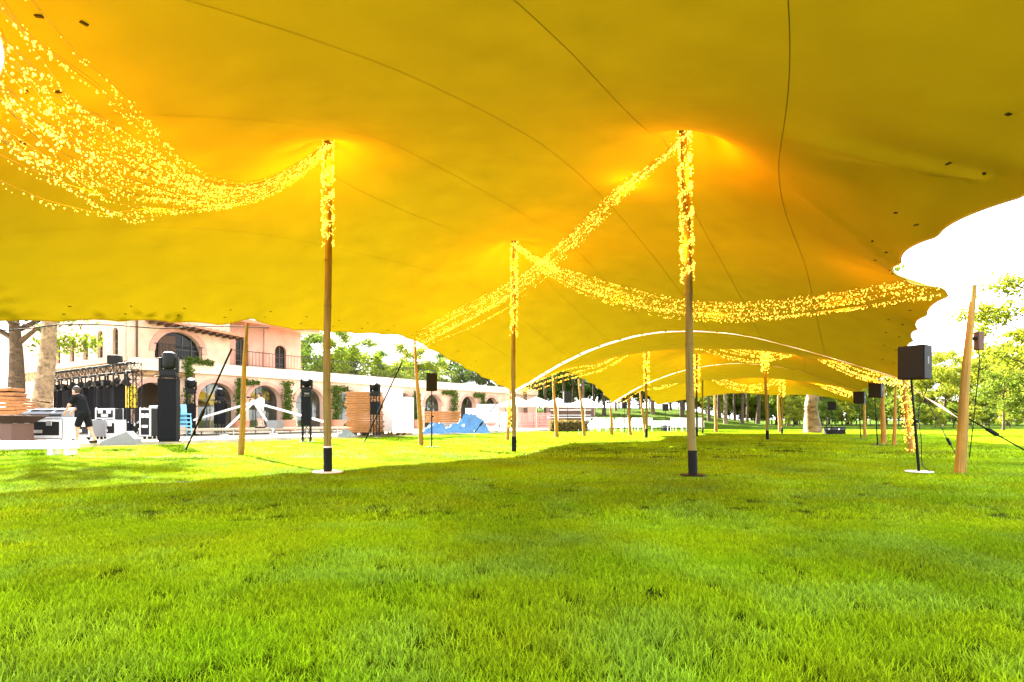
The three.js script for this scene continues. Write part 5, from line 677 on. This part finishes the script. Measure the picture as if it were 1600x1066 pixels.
function person(label, base, turn, J, look, mats) { // J: joints in metres, facing +x
  const t = thing('person', label, 'person', base, turn), all = Object.values(J), limb = (a, b, ra, rb) => cap(J[a], J[b], ra, rb), legs = ['L', 'R'];
  const body = [limb('pelvis', 'chest', 0.125, 0.135), limb('chest', 'neck', 0.12, 0.055), limb('neck', 'head', 0.05, 0.05), cap(J.shL, J.shR, 0.06, 0.06)];
  for (const s of legs) body.push(limb('sh' + s, 'el' + s, 0.052, 0.041), limb('el' + s, 'wr' + s, 0.041, 0.026), limb('hip' + s, 'kn' + s, 0.085, 0.056), limb('kn' + s, 'an' + s, 0.056, 0.037), limb('an' + s, 'to' + s, 0.04, 0.032));
  const h = J.head, f = look, hd = [ell([h[0], h[1] + 0.03, h[2]], [0.095, 0.115, 0.077]), ell([h[0] + f[0] * 0.03, h[1] - 0.045 + f[1] * 0.03, h[2]], [0.07, 0.07, 0.058]), cap([h[0] + f[0] * 0.09, h[1] + 0.02 + f[1] * 0.09, h[2]], [h[0] + f[0] * 0.112, h[1] - 0.012 + f[1] * 0.112, h[2]], 0.01, 0.015), ell([h[0] + f[0] * 0.088, h[1] - 0.052 + f[1] * 0.088, h[2]], [0.014, 0.009, 0.022])];
  for (const s of [-1, 1]) hd.push(ell([h[0] - 0.005, h[1] + 0.005, h[2] + s * 0.078], [0.022, 0.032, 0.012]));
  const skin = merge([solid(body, 0.05, 0.016, all, 0.2), solid(hd, 0.012, 0.007, [h], 0.17), hand(J.wrL, J.elL, 0.5), hand(J.wrR, J.elR, 0.6)]); part(t, 'body', skin, M.skin);
  const eye = []; for (const s of [-1, 1]) eye.push(new THREE.SphereGeometry(0.011, 10, 8).translate(h[0] + f[0] * 0.088, h[1] + 0.018 + f[1] * 0.088, h[2] + s * 0.032)); part(t, 'eyes', merge(eye), M.black);
  part(t, 'hair', solid([ell([h[0] - 0.02, h[1] + 0.065, h[2]], [0.105, 0.1, 0.09]), ell([h[0] - 0.05, h[1] + 0.01, h[2]], [0.07, 0.1, 0.082])], 0.02, 0.008, [h], 0.2), mats.hair);
  const shirt = [limb('pelvis', 'chest', 0.15, 0.155), limb('chest', 'neck', 0.14, 0.066), cap(J.shL, J.shR, 0.075, 0.075)], mid = (a, b, k) => J[a].map((q, i) => lerp(q, J[b][i], k));
  for (const s of legs) shirt.push(cap(J['sh' + s], mid('sh' + s, 'el' + s, 0.62), 0.07, 0.07)); part(t, 'shirt', solid(shirt, 0.05, 0.014, [J.pelvis, J.chest, J.neck, J.shL, J.shR, J.elL, J.elR], 0.2), mats.shirt);
  const sh = [cap(J.hipL, J.hipR, 0.115, 0.115)]; for (const s of legs) sh.push(cap(J['hip' + s], mid('hip' + s, 'kn' + s, 0.8), 0.11, 0.096)); part(t, 'shorts', solid(sh, 0.04, 0.014, [J.hipL, J.hipR, J.knL, J.knR], 0.17), mats.shorts);
  for (const s of legs) part(t, 'shoe', solid([cap([J['an' + s][0] - 0.04, 0.045, J['an' + s][2]], [J['to' + s][0] + 0.03, 0.04, J['to' + s][2]], 0.045, 0.04)], 0.02, 0.009, [J['an' + s], J['to' + s]], 0.12), M.black);
  return t;
}
// facing -x after a half turn
person('man in black t-shirt and shorts bending over the mixing desk', onPave(131, 18.0), Math.PI, { pelvis: [0, 0.95, 0], chest: [0.11, 1.3, 0], neck: [0.19, 1.5, 0], head: [0.26, 1.62, 0], shL: [0.15, 1.43, -0.17], shR: [0.15, 1.43, 0.17], elL: [0.3, 1.18, -0.21], elR: [0.3, 1.18, 0.21], wrL: [0.46, 1.0, -0.14], wrR: [0.45, 1.0, 0.14], hipL: [0, 0.9, -0.09], hipR: [0, 0.9, 0.09], knL: [0.14, 0.5, -0.1], knR: [-0.1, 0.48, 0.11], anL: [0.13, 0.09, -0.1], anR: [-0.26, 0.1, 0.11], toL: [0.27, 0.04, -0.11], toR: [-0.13, 0.04, 0.12] }, [0.75, -0.66], { shirt: M.blackCloth, shorts: M.blackCloth, hair: M.hair });
person('person in white t-shirt and grey shorts raising a drill to face height', onPave(407, 28.6).setY(TERR + 0.3), Math.PI, { pelvis: [0, 0.95, 0], chest: [-0.03, 1.3, 0], neck: [-0.02, 1.49, 0], head: [0.03, 1.63, 0], shL: [-0.02, 1.42, -0.18], shR: [-0.02, 1.42, 0.18], elL: [0.2, 1.28, -0.2], elR: [0.22, 1.3, 0.2], wrL: [0.4, 1.44, -0.08], wrR: [0.4, 1.45, 0.07], hipL: [0, 0.9, -0.09], hipR: [0, 0.9, 0.09], knL: [0.07, 0.5, -0.1], knR: [-0.02, 0.49, 0.1], anL: [0.04, 0.09, -0.1], anR: [-0.12, 0.09, 0.11], toL: [0.18, 0.04, -0.1], toR: [0.02, 0.04, 0.12] }, [0.95, 0.0], { shirt: M.linen, shorts: M.greyCloth, hair: M.hair });
{ const b = onPave(407, 28.6), t = thing('power_drill', 'dark power tool held up by the person in white', 'tool', b.clone().add(V(-0.5, 0.3 + 1.5, 0))); part(t, 'motor', new THREE.CylinderGeometry(0.045, 0.04, 0.24, 14).rotateZ(Math.PI / 2).translate(-0.06, 0.03, 0), M.black); part(t, 'grip', rbox(0.05, 0.16, 0.045, 0.015, 0.02, -0.05, 0), M.black); part(t, 'chuck', new THREE.CylinderGeometry(0.02, 0.03, 0.08, 12).rotateZ(Math.PI / 2).translate(-0.21, 0.03, 0), M.steel); }

// ------------------------------------------------------------------ grass
{
  const bladeSet = (seed, n, patch, h0, h1, w) => { const R = rng(seed), pos = [], col = []; for (let k = 0; k < n; k++) { const x = (R() - 0.5) * patch, z = (R() - 0.5) * patch, a = R() * 6.283, h = lerp(h0, h1, R()), ln = (0.3 + 1.1 * R()) * h, wx = Math.cos(a + 1.57) * w * (0.7 + 0.6 * R()), wz = Math.sin(a + 1.57) * w * (0.7 + 0.6 * R()), lx = Math.cos(a) * ln, lz = Math.sin(a) * ln, p = [[x - wx, 0, z - wz], [x + wx, 0, z + wz], [x + lx * 0.35 - wx * 0.8, h * 0.6, z + lz * 0.35 - wz * 0.8], [x + lx * 0.35 + wx * 0.8, h * 0.6, z + lz * 0.35 + wz * 0.8], [x + lx, h, z + lz]], t = 0.4 + 1.2 * R(), dry = R() < 0.09 ? 1 : 0; for (const i of [0, 1, 2, 1, 3, 2, 2, 3, 4]) { pos.push(...p[i]); col.push(t * (dry ? 1.35 : 1), t * (dry ? 1.25 : 1), t * (dry ? 4 : 1)); } } const g = fromTris(pos); g.setAttribute('color', new THREE.Float32BufferAttribute(col, 3)); return g; };
  const gm = pmat(0.25, 0.375, 0.008, { roughness: 0.95, transmission: 0.22, thickness: 0, specularIntensity: 0.08, side: THREE.DoubleSide, vertexColors: true });
  const lay = (geo, d0, d1, perM2, seed, label, sc) => {
    const R = rng(seed), list = [], q = new THREE.Quaternion(), m = new THREE.Matrix4(), half = 1.05, area = half * (d1 * d1 - d0 * d0) + 1.2 * (d1 - d0), n = Math.round(area * perM2);
    for (let k = 0; k < n; k++) { const d = Math.sqrt(lerp(d0 * d0, d1 * d1, R())), x = (R() * 2 - 1) * (half * d + 0.6); const uv = toUV(V(x, 0, -d)); if (uv.u < -20.95) continue; list.push([x, d, R(), R()]); }
    const im = new THREE.InstancedMesh(geo, gm, list.length), c = new THREE.Color();
    list.forEach(([x, d, a, b], i) => { const s = sc * (0.75 + 0.5 * b) * (0.8 + 0.45 * fbm(x * 0.9, d * 0.9, 3, 3)); q.setFromAxisAngle(V(0, 1, 0), a * 6.283); m.compose(V(x, bankH(x, d) - 0.004, -d), q, V(sc, s, sc)); im.setMatrixAt(i, m); const t = 0.45 + 1.1 * fbm(x * 0.8 + 3, d * 0.8, 8, 5), y = fbm(x * 1.7, d * 1.7, 18, 3); const pale = sstep(0.42, 0.8, fbm(x * 2.1 + 40, d * 2.1, 28, 4)) * (0.5 + 0.5 * b); c.setRGB(t * lerp(0.78 + 0.36 * y, 0.95, pale), t * lerp(1, 1.08, pale), lerp(0.3, 2.6, pale)); im.setColorAt(i, c); });
    im.name = numbered('grass'); im.userData = { kind: 'stuff', label, category: 'grass' }; shade(im); scene.add(im);
  };
  lay(bladeSet(501, 80, 0.12, 0.016, 0.042, 0.0013), 0.6, 5, 300, 511, 'short green grass blades in the foreground lawn', 1);
  lay(bladeSet(502, 80, 0.2, 0.018, 0.045, 0.002), 5, 13, 110, 512, 'short green grass blades of the middle lawn under the tent', 1);
  lay(bladeSet(503, 50, 0.5, 0.03, 0.06, 0.006), 13, 48, 12, 513, 'short green grass blades of the far lawn', 1);
}

renderer.render(scene, camera);
